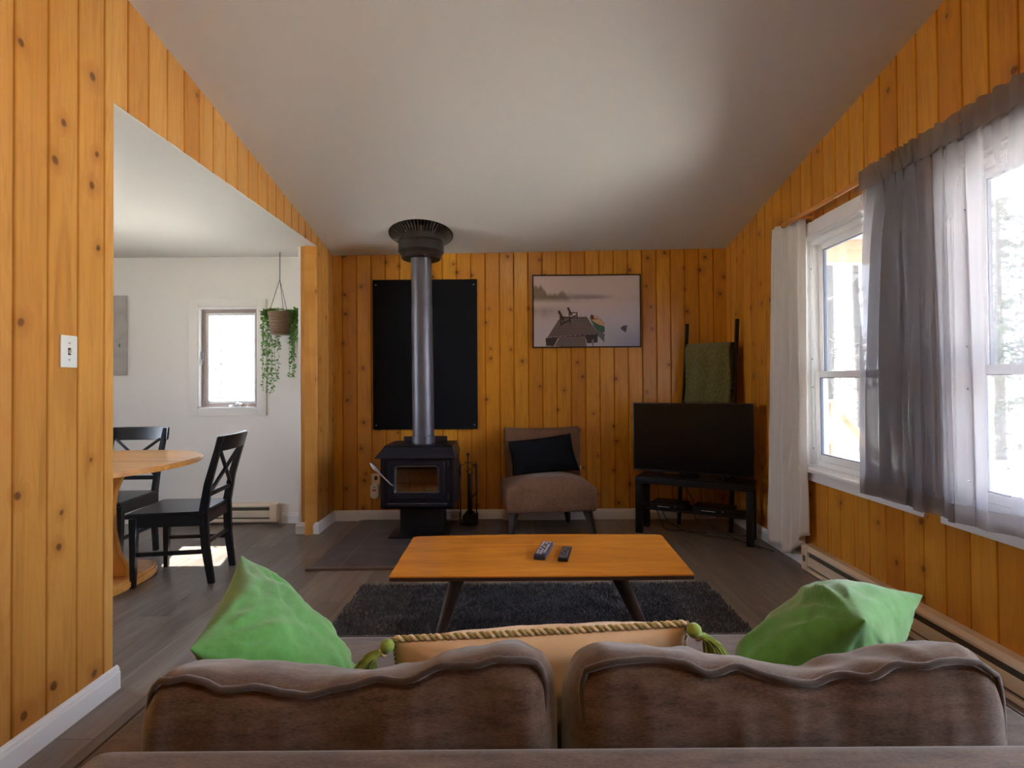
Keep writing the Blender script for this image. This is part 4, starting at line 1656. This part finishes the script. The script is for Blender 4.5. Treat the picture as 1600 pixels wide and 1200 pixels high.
for i, pts in enumerate((
        [(.10, .22, .21), (.14, .20, .12), (.20, .17, .02), (.34, .20, .008), (.52, .22, .006)],
        [(.30, .24, .44), (.36, .27, .33), (.42, .26, .22), (.44, .24, .10), (.60, .26, .006), (.86, .30, .006)],
        [(.16, .24, .24), (.18, .24, .10), (.27, .24, .03), (.45, .16, .006), (.75, .13, .006), (.93, -.02, .006)],
        [(.55, .26, .21), (.62, .25, .09), (.72, .17, .012), (.92, .03, .006), (1.02, -.05, .006)])):
    c = tb('power_cable', catmull([m0 @ Vector(p) for p in pts], 8), .0035, 'cord', None, 6)
    tag(c, ['thin black cable looping to the floor under the left of the television bench', 'thin black cable hanging behind the television bench from the set',
            'thin black cable trailing over the floor out past the bench leg', 'thin black cable lying on the floor from the right media player'][i], 'cable')

# ------------------------------------------------------------------ blanket ladder
LD = thing('blanket_ladder', 'black wooden blanket ladder leaning in the corner behind the television', 'ladder', (0, 0, 0))
tA, tB = Vector((1.572, 4.800, 1.745)), Vector((1.905, 4.525, 1.755))
bA, bB = Vector((1.43, 4.64, 0)), Vector((1.765, 4.365, 0))
for (p, q) in ((bA, tA), (bB, tB)):
    b = bmesh.new()
    tube(b, [p, q], .019, 4)
    obj('rail', b, 'black_wood', LD)
for z in (.35, .75, 1.15, 1.545):
    f = z / 1.75
    tb('rung', [bA.lerp(tA, f), bB.lerp(tB, f)], .012, 'black_wood', LD)
f = 1.545 / 1.75
ra, rb_ = bA.lerp(tA, f), bB.lerp(tB, f)
dv = (rb_ - ra).normalized()
out = Vector((-.65, -.76, 0))
b = bmesh.new()
nu, nv = 26, 50
gr = []
for i in range(nu + 1):
    u = i / nu
    row = []
    for j in range(nv + 1):
        v = j / nv
        L = .52 + .46
        s = v * L - .46        # negative: behind
        wob = .006 * math.sin(u * 17 + v * 3) + .012 * noise.noise(Vector((u * 3, v * 5, 0)))
        if abs(s) < .03:
            a = s / .03 * PI / 2
            off_ = out * (.020 * math.sin(a))
            z = ra.z + .018 * math.cos(a)
        else:
            sg = 1 if s > 0 else -1
            off_ = out * (sg * (.022 + .012) + wob + (.01 + .05 * max(0, abs(s) - .1) if s > 0 else .0)) + Vector((0, 0, 0))
            z = ra.z - (abs(s) - .03)
        base_p = ra + dv * (.022 + u * ((rb_ - ra).length - .050) + .010 * math.sin(v * 9) - .012 * max(0, s))
        # the ladder leans, so a hanging cloth meets the rails below
        row.append(b.verts.new(Vector((base_p.x, base_p.y, 0)) + off_ + out * (.08 * max(0, (ra.z - z)) if s > 0 else -.02) + Vector((0, 0, z))))
    gr.append(row)
for i in range(nu):
    for j in range(nv):
        b.faces.new((gr[i][j], gr[i + 1][j], gr[i + 1][j + 1], gr[i][j + 1]))
bl_ = obj('throw_blanket', b, 'blanket', None, True)
md = bl_.modifiers.new('cloth', 'SOLIDIFY')
md.thickness = .016
md.offset = 0
tag(bl_, 'olive green knitted throw folded over the top rung of the black ladder', 'blanket')

# ------------------------------------------------------------------ framed photograph of a dock
PA = thing('framed_picture', 'thin black framed picture of a misty lake with dock and canoe', 'picture', (.677, YB - .004, 1.872))
hw, hh_ = .487, .328
b = bmesh.new()
frame_ring(b, 'Y', -.028, 0, -hw, hw, -hh_, hh_, .009, .001)
obj('frame', b, 'tv_body', PA, True, 40)
b = bmesh.new()
gw, gh = 300, 204
me = bpy.data.meshes.new('print')
xs = np.linspace(-hw + .008, hw - .008, gw)
zs = np.linspace(-hh_ + .008, hh_ - .008, gh)
XX, ZZ = np.meshgrid(xs, zs)
V = np.stack([XX.ravel(), np.full(XX.size, -.016), ZZ.ravel()], 1)
idx = np.arange(gw * gh).reshape(gh, gw)
Q = np.stack([idx[:-1, :-1].ravel(), idx[:-1, 1:].ravel(), idx[1:, 1:].ravel(), idx[1:, :-1].ravel()], 1)
me.from_pydata(V.tolist(), [], Q.tolist())
U = (XX - xs[0]) / (xs[-1] - xs[0])
Vv = (zs[-1] - ZZ) / (zs[-1] - zs[0])       # 0 at the top


def smooth_noise(sx, sy, seed):
    r_ = np.random.default_rng(seed)
    g_ = r_.random((sy + 2, sx + 2))
    fx, fy = U * sx, Vv * sy
    ix, iy = fx.astype(int), fy.astype(int)
    tx, ty = fx - ix, fy - iy
    tx, ty = tx * tx * (3 - 2 * tx), ty * ty * (3 - 2 * ty)
    return (g_[iy, ix] * (1 - tx) + g_[iy, ix + 1] * tx) * (1 - ty) + (g_[iy + 1, ix] * (1 - tx) + g_[iy + 1, ix + 1] * tx) * ty


def C3(r_, g_, b_):
    return np.array(srgb(r_, g_, b_)[:3])


img = np.zeros((gh, gw, 3))


def lerp(a, b, t_):
    return a * (1 - t_[..., None]) + b * t_[..., None]


def ss(x, a, b_):
    t_ = np.clip((x - a) / (b_ - a), 0, 1)
    return t_ * t_ * (3 - 2 * t_)


img[:] = C3(196, 178, 176)
img = lerp(img, C3(176, 176, 190), ss(Vv, .25, .75) * (.35 + .65 * U))
img = lerp(img, C3(120, 124, 148), ss(Vv, .6, 1.) * ss(U, .45, 1.) * .8)
tree_top = .07 + .20 * ss(U, .02, .55) + .16 * smooth_noise(14, 1, 3) * (1 - ss(U, .5, .9)) + .05 * smooth_noise(45, 1, 4)
img = lerp(img, C3(122, 108, 88), ss(Vv, tree_top - .02, tree_top + .05) * ss(Vv, .40, .30) * (1 - .85 * ss(U, .2, .75)) * np.clip(.8 + .5 * smooth_noise(26, 12, 8), 0, 1))
hill = .21 + .06 * U
img = lerp(img, C3(124, 114, 112), ss(Vv, hill, .30) * ss(Vv, .345, .315) * (1 - ss(U, .55, .85)) * ss(U, .1, .45) * .75)
img = lerp(img, C3(126, 112, 94), ss(Vv, .40, .50) * ss(Vv, .66, .48) * (1 - ss(U, .05, .5)) * .6 * (.5 + .7 * smooth_noise(30, 3, 12)))


def inside(poly):
    res = np.zeros(U.shape, bool)
    n_ = len(poly)
    for k in range(n_):
        (x1, y1), (x2, y2) = poly[k], poly[(k + 1) % n_]
        if y1 == y2:
            continue
        c = ((y1 > Vv) != (y2 > Vv)) & (U < (x2 - x1) * (Vv - y1) / (y2 - y1) + x1)
        res ^= c
    return res


def pic(pts):      # crop pixels (1600x1095, region 820..1010) -> u, v of the print
    return [((x - 122) / 1390, (y - 92) / 925) for x, y in pts]


def paint(pts, col, a=1.):
    m_ = inside(pic(pts))
    img[m_] = img[m_] * (1 - a) + C3(*col) * a


def line(x1, y1, x2, y2, w, col):
    dx_, dy_ = x2 - x1, y2 - y1
    L_ = math.hypot(dx_, dy_)
    nx_, ny_ = -dy_ / L_ * w / 2, dx_ / L_ * w / 2
    paint([(x1 + nx_, y1 + ny_), (x2 + nx_, y2 + ny_), (x2 - nx_, y2 - ny_), (x1 - nx_, y1 - ny_)], col)


paint([(275, 905), (960, 855), (955, 965), (820, 975), (790, 880), (440, 900), (385, 1010), (285, 1005)], (52, 44, 44))
paint([(395, 1012), (455, 895), (790, 878), (815, 1015)], (110, 98, 96))
dock = [(300, 895), (450, 660), (560, 632), (815, 625), (960, 850)]
paint(dock, (104, 92, 92))
mk = inside(pic(dock)) | inside(pic([(395, 1012), (455, 895), (790, 878), (815, 1015)]))
stripes = np.sin(Vv ** 1.6 * 150) * .5 + .5
img[mk] *= (.72 + .42 * stripes[mk] * (.6 + .6 * smooth_noise(9, 40, 21)[mk]))[:, None]
line(280, 905, 958, 855, 9, (60, 50, 52))
line(895, 925, 895, 1010, 22, (120, 116, 124))
for (ax, ay, s_) in ((450, 550, 1.0), (570, 508, .82)):
    L = lambda *a_: line(ax + a_[0] * s_, ay + a_[1] * s_, ax + a_[2] * s_, ay + a_[3] * s_, a_[4] * s_, (48, 38, 36))
    L(0, 0, 62, 125, 34)
    L(10, 82, 152, 84, 16)
    L(20, 85, 30, 190, 18)
    L(146, 82, 148, 175, 18)
    L(45, 165, 150, 118, 22)
    L(35, 190, 60, 140, 12)
paint([(858, 655), (880, 600), (960, 630), (1045, 715), (1050, 830), (1010, 845), (920, 770)], (52, 96, 74))
paint([(862, 650), (878, 600), (960, 632), (1045, 725), (1042, 755), (960, 725), (900, 690)], (196, 152, 118))
paint([(858, 640), (872, 598), (905, 615), (915, 660), (885, 668)], (80, 50, 48))
line(900, 650, 960, 665, 10, (110, 70, 60))
paint([(880, 720), (1000, 835), (1048, 850), (1045, 965), (960, 880), (930, 800)], (72, 74, 86), .85)
paint([(1258, 775), (1290, 750), (1345, 742), (1325, 838), (1270, 800)], (66, 66, 82))
for xx in (710, 745, 805):
    line(xx, 590, xx, 625, 4, (120, 110, 110))
col = me.color_attributes.new('print', 'FLOAT_COLOR', 'POINT')
col.data.foreach_set('color', np.concatenate([img.reshape(-1, 3), np.ones((gw * gh, 1))], 1).astype(np.float32).ravel())
t = NT('glossy_photo_print')
a = t.n('Attribute', attribute_name='print')
t.l(a.outputs['Color'], t.b.inputs['Base Color'])
t.b.inputs['Roughness'].default_value = .3
mesh_obj('print', me, t.m, PA)
bx('backing', (-hw + .008, -.0155, -hh_ + .008), (hw - .008, -.002, hh_ - .008), 'dark', PA)

# ------------------------------------------------------------------ curtains
CR = thing('curtain_rod', 'round varnished wooden curtain rod above the right-hand windows', 'curtain rod', (1.855, 0, 2.285))
tb('rod', [(0, 3.625, 0), (0, .9, -.006)], .0165, 'rod', CR, 16)
one('end_cap', lambda b: lathe(b, [(.001, -.014), (.018, -.014), (.020, 0), (.018, .014), (.001, .014)], n=20), 'rod', CR, True, 60)
ec = [o for o in bpy.data.objects if o.name == 'end_cap'][0]
ec.rotation_euler = (PI / 2, 0, 0)
ec.location = (0, 3.63, 0)
for y in (3.42, 2.40, 1.2):
    bx('bracket', (-.012, y - .012, -.022), (.072, y + .012, -.006), 'rod', CR, .002)
    bx('bracket_plate', (.066, y - .018, -.04), (.09, y + .018, .04), 'rod', CR, .002)


def cloth(path, zt_, zb_, rows=40, flare=None):
    """path: list of (x, y) at the top; hangs down with folds softening"""
    bm = bmesh.new()
    n_ = len(path)
    g_ = []
    for i, (x, y) in enumerate(path):
        row = []
        for j in range(rows + 1):
            v = j / rows
            zt2 = zt_(i / (n_ - 1)) if callable(zt_) else zt_
            zb2 = zb_(i / (n_ - 1)) if callable(zb_) else zb_
            xx, yy = flare(i / (n_ - 1), v, x, y) if flare else (x, y)
            row.append(bm.verts.new((xx, yy, zt2 + (zb2 - zt2) * v)))
        g_.append(row)
    for i in range(n_ - 1):
        for j in range(rows):
            bm.faces.new((g_[i][j], g_[i][j + 1], g_[i + 1][j + 1], g_[i + 1][j]))
    return bm


# white curtain pushed to the corner
n_ = 120
path = [(1.895, 3.88 - .42 * k / (n_ - 1)) for k in range(n_)]


def fl_white(u, v, x, y):
    c = 3.71
    w = 1 + .72 * min(1, v * 1.15) ** .8
    w = w if y > c else 1 + .12 * v
    yy = c + .015 * v + (y - c) * w
    amp = .012 + .020 * v
    ph = u * 2 * PI * 4.2 + .9 * math.sin(v * 2.4 + u * 3)
    xx = x - .012 * v + amp * math.sin(ph) + .010 * noise.noise(Vector((u * 6, v * 7, 0))) * v
    # limp creases in the lower half
    xx += .010 * math.sin(v * 23 + u * 9) * math.exp(-((v - .72) / .16) ** 2) * math.exp(-((u - .68) / .22) ** 2)
    return min(xx, 1.925), yy


bm = cloth(path, 2.325, lambda u: cosin([0, .12, .25, .33, .60, .82, .86, 1], [.075, .065, .060, .035, .06, .15, .185, .235], u), 70, fl_white)
wc = obj('white_curtain', bm, 'curtain', None, True)
wc.modifiers.new('cloth', 'SOLIDIFY').thickness = .003
tag(wc, 'long white curtain gathered at the corner end of the wooden rod', 'curtain')

# grey voile
SV = thing('sheer_curtain', 'grey sheer voile curtain with ruffled heading drawn over the right-hand windows', 'curtain', (0, 0, 0))
pts_u = []
y = 2.815
path = []
k = 0
L = 0.
while y > .95:
    dense = 1. if 2.43 < y < 2.735 else (.5 if 2.16 < y <= 2.43 else .16)
    # dense region: the path doubles back on itself
    L += .0035
    fy = {1.: .36, .5: .70, .16: .95}[dense]
    y -= .0035 * fy
    path.append([L, y, dense])
sm = [p[2] for p in path]
ker = 24
sm2 = [sum(sm[max(0, i - ker):i + ker]) / len(sm[max(0, i - ker):i + ker]) for i in range(len(sm))]
P2 = []
for i, (L_, y_, d_) in enumerate(path):
    d = sm2[i]
    P2.append((L_, y_, d))


def voile_pt(i, v, top=False):
    L_, y_, d = P2[i]
    amp = .008 + .046 * max(0, d - .1) * min(1, .25 + v * 1.1)
    ph = L_ * 2 * PI / (.15 if not top else .06)
    amp_t = .012
    a = amp * (1 - math.exp(-v * 14)) + amp_t * math.exp(-v * 14)
    ph2 = L_ * 2 * PI / .095 + 2 * math.sin(L_ * 9)
    fx = math.sin(L_ * 2 * PI / .235 + .5 * math.sin(v * 2 + L_ * 3) + 1.1 * math.sin(L_ * 4))
    xx = 1.842 + (amp * fx) * (1 - math.exp(-v * 14)) + .009 * math.sin(ph2) * math.exp(-v * 14)
    yy = y_ + .085 * max(0, d - .12) * math.sin(2 * (L_ * 2 * PI / .235) + .5) * (1 - math.exp(-v * 8)) + .03 * v * math.sin(L_ * 4)
    return xx, yy


def voile(z0f, z1f, rows, v0, v1, dx=0.):
    bm = bmesh.new()
    g_ = []
    for i in range(0, len(P2)):
        row = []
        for j in range(rows + 1):
            t_ = j / rows
            v = v0 + (v1 - v0) * t_
            xx, yy = voile_pt(i, v)
            z0_, z1_ = z0f(i), z1f(i)
            row.append(bm.verts.new((xx + dx, yy, z0_ + (z1_ - z0_) * t_)))
        g_.append(row)
    for i in range(len(g_) - 1):
        for j in range(rows):
            bm.faces.new((g_[i][j], g_[i][j + 1], g_[i + 1][j + 1], g_[i + 1][j]))
    return bm


def zbot(i):
    return .635 + .018 * math.sin(P2[i][0] * 3.1) + .04 * max(0, min(1, (2.35 - P2[i][1]) / .5))


def ztop(i):
    return 2.322 + .004 * math.sin(P2[i][0] * 90)


bm = voile(lambda i: 2.215, lambda i: zbot(i) + .075, 34, .06, .95)
obj('panel', bm, 'sheer', SV, True)
bm = voile(ztop, lambda i: 2.213, 8, 0, .06, -.012)
obj('heading', bm, 'sheer2', SV, True)
bm = voile(ztop, lambda i: 2.213, 8, 0, .06, .026)
obj('heading_back', bm, 'sheer2', SV, True)
bm = voile(lambda i: zbot(i) + .077, zbot, 4, .95, 1., -.001)
obj('hem', bm, 'sheer2', SV, True)

# ------------------------------------------------------------------ baseboard heaters
def heater(name, label, L, loc, rz):
    """local: runs along +x, front toward -y, back on y=0"""
    t = thing(name, label, 'heater', loc, rz, 'baseboard heaters')
    b = bmesh.new()
    H, Dp = .165, .062
    # top cap folded down at the front
    prof = [(0, .02), (0, H), (-Dp * .72, H), (-Dp, H - .018), (-Dp, H - .030), (-Dp + .004, H - .030), (-Dp + .004, H - .020), (-Dp * .70, H - .006), (-.004, H - .006), (-.004, .02)]
    a = [b.verts.new((0, y, z)) for y, z in prof]
    c = [b.verts.new((L, y, z)) for y, z in prof]
    for k in range(len(prof)):
        j = (k + 1) % len(prof)
        b.faces.new((a[k], a[j], c[j], c[k]))
    bmesh.ops.recalc_face_normals(b, faces=b.faces)
    obj('casing', b, 'beige', t)
    bx('front_panel', (.05, -Dp, .045), (L - .05, -Dp + .006, H - .060), 'beige', t, .003)
    bx('bottom_lip', (0, -Dp, .006), (L, -Dp + .02, .030), 'beige', t, .002)
    for x in (0, L - .065):
        bx('end_cap', (x, -Dp - .002, .006), (x + .065, 0, H - .004), 'beige', t, .003)
    bx('fins', (.066, -Dp + .012, .032), (L - .066, -.006, H - .03), 'beige_dark', t)
    bx('screw_plate', (.022, -Dp - .004, .062), (.045, -Dp - .001, .10), 'beige_dark', t, .001)
    return t


h1 = heater('baseboard_heater', 'long beige electric baseboard heater under the right-hand windows', 2.75, (XR - .001, 3.515, 0), -PI / 2)
h2 = heater('baseboard_heater', 'short beige electric baseboard heater on the white dining wall', .95, (-3.02, DY - .001, .02), 0)

# ------------------------------------------------------------------ dining room
DT = thing('dining_table', 'round golden pine pedestal dining table partly hidden by the pine wall', 'dining table', (-2.63, 3.30, 0))
b = bmesh.new()
poly = []
for k in range(72):
    a = 2 * PI * k / 72
    p = 2.25
    cx2 = abs(math.cos(a)) ** (2 / p) * (1 if math.cos(a) > 0 else -1)
    sy2 = abs(math.sin(a)) ** (2 / p) * (1 if math.sin(a) > 0 else -1)
    poly.append((.615 * cx2, .605 * sy2))
prism(b, poly, .728, .760, .009)
obj('tabletop', b, 'orange_pine', DT, True, 50)
bx('table_leaf_joint', (-.60, -.004, .7602), (.58, .004, .7606), 'table_edge', DT)
b = bmesh.new()
half = [(.27, 0), (.265, .06), (.22, .14), (.19, .28), (.185, .42), (.20, .52), (.235, .60), (.26, .665)]
poly = [(x, z) for x, z in half] + [(-x, z) for x, z in half[::-1]]
for y_ in (.0,):
    prism(b, poly, -.02, .02, .004, Matrix.Translation((.0, y_, .062)) @ Matrix.Rotation(PI / 2, 4, 'X'))
obj('pedestal_panel', b, 'orange_pine_v', DT, True, 40)
b = bmesh.new()
prism(b, poly, -.02, .02, .004, Matrix.Translation((.0, 0, .062)) @ Matrix.Rotation(PI / 2, 4, 'Z') @ Matrix.Rotation(PI / 2, 4, 'X'))
obj('pedestal_panel', b, 'orange_pine_v', DT, True, 40)
b = bmesh.new()
fp = []
for k in range(40):
    a = 2 * PI * k / 40
    fp.append((.33 * math.copysign(abs(math.cos(a)) ** .6, math.cos(a)), .33 * math.copysign(abs(math.sin(a)) ** .6, math.sin(a))))
prism(b, fp, .0, .062, .014)
obj('foot', b, 'orange_pine', DT, True, 50)
bx('apron', (-.30, -.03, .708), (.32, .03, .729), 'black_wood', DT, .003)


def dining_chair(label, loc, rz):
    """local: faces -y"""
    t = thing('dining_chair', label, 'chair', loc, rz, 'black cross-back dining chairs')

    def bar(name, p, q, w, d, parent=t):
        b = bmesh.new()
        p, q = Vector(p), Vector(q)
        ax = (q - p).normalized()
        x = Vector((1, 0, 0))
        x = (x - ax * x.dot(ax)).normalized() if abs(ax.x) < .9 else Vector((0, 0, 1))
        y = ax.cross(x)
        vs = [[b.verts.new(c + x * sx2 * ww / 2 + y * sy2 * dd / 2) for sx2, sy2 in ((-1, -1), (1, -1), (1, 1), (-1, 1))] for c, ww, dd in ((p, w[0], d[0]), (q, w[1], d[1]))]
        for k in range(4):
            j = (k + 1) % 4
            b.faces.new((vs[0][k], vs[0][j], vs[1][j], vs[1][k]))
        b.faces.new(vs[0][::-1])
        b.faces.new(vs[1])
        bmesh.ops.recalc_face_normals(b, faces=b.faces)
        bmesh.ops.bevel(b, geom=list(b.edges), offset=.003, segments=1, affect='EDGES')
        return obj(name, b, 'black_wood', parent, True, 40)
    hwf, hwb = .195, .165
    for s in (-1, 1):
        bar('leg', (s * hwf, -.20, 0), (s * hwf, -.195, .42), (.030, .040), (.026, .046))
        # rear leg runs on into the back post
        b = bmesh.new()
        pts = [(0, .235, .0), (0, .205, .22), (0, .195, .44), (0, .225, .62), (0, .275, .80), (0, .305, .905)]
        wd = [.028, .036, .040, .034, .028, .024]
        rows_ = []
        for (_, y_, z_), w in zip(pts, wd):
            x_ = s * (hwb + .030 * min(1, z_ / .9))
            rows_.append([b.verts.new((x_ + a_ * .013, y_ + c_ * w / 1.6, z_)) for a_, c_ in ((-1, -1), (1, -1), (1, 1), (-1, 1))])
        for i in range(len(rows_) - 1):
            for k in range(4):
                j = (k + 1) % 4
                b.faces.new((rows_[i][k], rows_[i][j], rows_[i + 1][j], rows_[i + 1][k]))
        b.faces.new(rows_[0][::-1])
        b.faces.new(rows_[-1])
        bmesh.ops.recalc_face_normals(b, faces=b.faces)
        obj('leg', b, 'black_wood', t, True, 35)
        bar('side_stretcher', (s * (hwf - .003), -.19, .20), (s * (hwb + .012), .20, .20), (.018, .018), (.026, .026))
    bar('rear_stretcher', (-.175, .205, .25), (.175, .205, .25), (.026, .026), (.018, .018))
    b = bmesh.new()
    prism(b, [(-.222, -.235), (.222, -.235), (.205, .205), (-.205, .205)], .432, .452, .006)
    for v in b.verts:
        if v.co.z > .44:
            v.co.z -= .006 * math.exp(-((v.co.x / .15) ** 2 + (v.co.y / .15) ** 2))
    obj('seat', b, 'black_wood', t, True, 50)
    b = bmesh.new()
    box(b, (-.20, -.205, .365), (.20, -.185, .434))
    box(b, (-.19, .185, .365), (.19, .205, .434))
    box(b, (-.205, -.20, .365), (-.185, .20, .434))
    box(b, (.185, -.20, .365), (.205, .20, .434))
    obj('apron', b, 'black_wood', t)
    # curved top rail
    b = bmesh.new()
    rows_ = []
    for k in range(15):
        u = k / 14 * 2 - 1
        x_ = u * .225
        yc = .28 + .030 * (1 - u * u)
        rows_.append([b.verts.new((x_, yc + dy_, z_)) for dy_, z_ in ((-.012, .815), (.010, .815), (.030, .912), (.010, .912))])
    for i in range(14):
        for k in range(4):
            j = (k + 1) % 4
            b.faces.new((rows_[i][k], rows_[i][j], rows_[i + 1][j], rows_[i + 1][k]))
    b.faces.new(rows_[0][::-1])
    b.faces.new(rows_[-1])
    bmesh.ops.recalc_face_normals(b, faces=b.faces)
    bmesh.ops.bevel(b, geom=[e for e in b.edges if e.calc_face_angle(0) > .8], offset=.005, segments=2, affect='EDGES')
    obj('top_rail', b, 'black_wood', t, True, 40)
    bar('back_rail', (-.185, .212, .545), (.185, .212, .545), (.030, .030), (.018, .018))
    bar('cross_bar', (-.165, .222, .560), (.165, .285, .825), (.016, .016), (.022, .022))
    bar('cross_bar', (.165, .226, .560), (-.165, .289, .825), (.016, .016), (.022, .022))
    return t


dining_chair('black cross-back dining chair turned sideways in front of the dining table', (-2.125, 3.475, 0), math.radians(-83))
dining_chair('black cross-back dining chair behind the table, only its back showing above it', (-2.825, 3.78, 0), math.radians(2))

# canvas on the dining wall, mostly hidden
CV = thing('wall_canvas', 'grey canvas print on the white dining wall, cut off by the pine wall', 'canvas', (-3.78, DY, 1.675))
bx('canvas', (-.355, -.035, -.355), (.355, 0, .355), 'canvas', CV, .004)
b = bmesh.new()
bmesh.ops.create_uvsphere(b, u_segments=20, v_segments=8, radius=1, matrix=Matrix.Translation((.215, -.0355, .10)) @ Matrix.Diagonal((.028, .0012, .032, 1)))
bmesh.ops.create_uvsphere(b, u_segments=20, v_segments=8, radius=1, matrix=Matrix.Translation((.10, -.0355, .02)) @ Matrix.Diagonal((.10, .0012, .06, 1)))
prism(b, [(.10, -.35), (.235, -.35), (.225, -.26), (.20, -.20)], .0351, .0362, 0, Matrix.Rotation(PI / 2, 4, 'X'))
obj('printed_motif', b, 'canvas_dark', CV)
b = bmesh.new()
bmesh.ops.create_uvsphere(b, u_segments=12, v_segments=6, radius=1, matrix=Matrix.Translation((.305, -.0355, -.09)) @ Matrix.Diagonal((.010, .001, .018, 1)))
obj('printed_fleck', b, plain('teal_grey_ink', (.12, .17, .19, 1), .8), CV)

# ------------------------------------------------------------------ hanging plant
HX, HY = -1.985, 4.60
HP = thing('hanging_plant', 'trailing green plant in a woven hanging basket beside the dining window', 'hanging plant', (HX, HY, 0))
one('basket', lambda b: lathe(b, [(.001, 1.655), (.062, 1.655), (.070, 1.665), (.094, 1.835), (.094, 1.85), (.086, 1.85), (.080, 1.83), (.001, 1.825)], n=36), 'basket', HP, True, 50)
b = bmesh.new()
for k in range(14):
    z = 1.665 + k * .0135
    r_ = .072 + .0225 * (k / 13)
    pts = [((r_ + .002 * math.sin(a * 18 / 36 * 2 * PI + k * PI)) * math.cos(2 * PI * a / 36), (r_ + .002 * math.sin(a * 18 / 36 * 2 * PI + k * PI)) * math.sin(2 * PI * a / 36), z) for a in range(37)]
    tube(b, pts, .0065, 6, False)
obj('basket_weave', b, 'basket', HP, True)
b = bmesh.new()
top = Vector((-.005, 0, 2.13))
for a in (95, 215, 330):
    a = math.radians(a)
    tube(b, [(.090 * math.cos(a), .090 * math.sin(a), 1.845), top], .0022, 6)
tube(b, [top, (-.008, .01, DZ)], .003, 6)
obj('hanger_cord', b, 'cord', HP, True)
rr = random.Random(12)
V, Fc = [], []
stems = bmesh.new()


def leaf(p, d, L, w):
    d = d.normalized()
    s = d.cross(Vector((rr.uniform(-1, 1), rr.uniform(-1, 1), rr.uniform(-1, 1)))).normalized() * w
    nrm = d.cross(s).normalized() * L * .12
    n_ = len(V)
    V.extend([p, p + d * L * .35 + s + nrm * 0, p + d * L * .75 + s * .7, p + d * L, p + d * L * .75 - s * .7, p + d * L * .35 - s, p + d * L * .5 - nrm])
    for a, c in ((0, 1), (1, 2), (2, 3), (3, 4), (4, 5), (5, 0)):
        Fc.append((n_ + a, n_ + c, n_ + 6))


strands = []
for k in range(15):
    strands.append((math.radians(rr.uniform(120, 205)), rr.uniform(.30, .66) if k % 3 else .68, -1))
for k in range(9):
    strands.append((math.radians(rr.uniform(-20, 50)), rr.uniform(.22, .50) if k % 3 else .56, 1))
for k in range(1):
    strands.append((math.radians(rr.uniform(20, 100)), rr.uniform(.05, .12), 0))
for (a, L, sd) in strands:
    r0 = .075
    p = Vector((r0 * math.cos(a), r0 * math.sin(a), 1.845))
    R2 = rr.uniform(.095, .15) if sd >= 0 else rr.uniform(.10, .165)
    q = Vector((R2 * math.cos(a), R2 * math.sin(a) * .8, 1.845 + rr.uniform(.0, .03)))
    e = q + Vector((rr.uniform(-.02, .02) - sd * .01, rr.uniform(-.02, .02), -L))
    mid_ = q.lerp(e, .5) + Vector((rr.uniform(-.015, .015), 0, 0))
    pts = catmull([p, q, q + Vector((0, 0, -.05)), mid_, e], 10)
    tube(stems, pts, .0013, 4, False)
    for i, pp in enumerate(pts):
        for _ in range(2 if i % 2 == 0 else 1):
            dd = Vector((rr.uniform(-1, 1), rr.uniform(-1, 1), rr.uniform(-.9, .5)))
            leaf(pp, dd, rr.uniform(.018, .032), rr.uniform(.006, .010))
for _ in range(90):
    a = rr.uniform(0, 2 * PI)
    p = Vector((rr.uniform(.02, .105) * math.cos(a), rr.uniform(.02, .105) * math.sin(a), 1.85 + rr.uniform(0, .02)))
    leaf(p, Vector((math.cos(a), math.sin(a), rr.uniform(-.3, 1))), rr.uniform(.018, .03), .009)
me = bpy.data.meshes.new('foliage')
me.from_pydata(V, [], Fc)
mesh_obj('foliage', me, 'leaf', HP)
obj('stems', stems, 'leaf', HP)
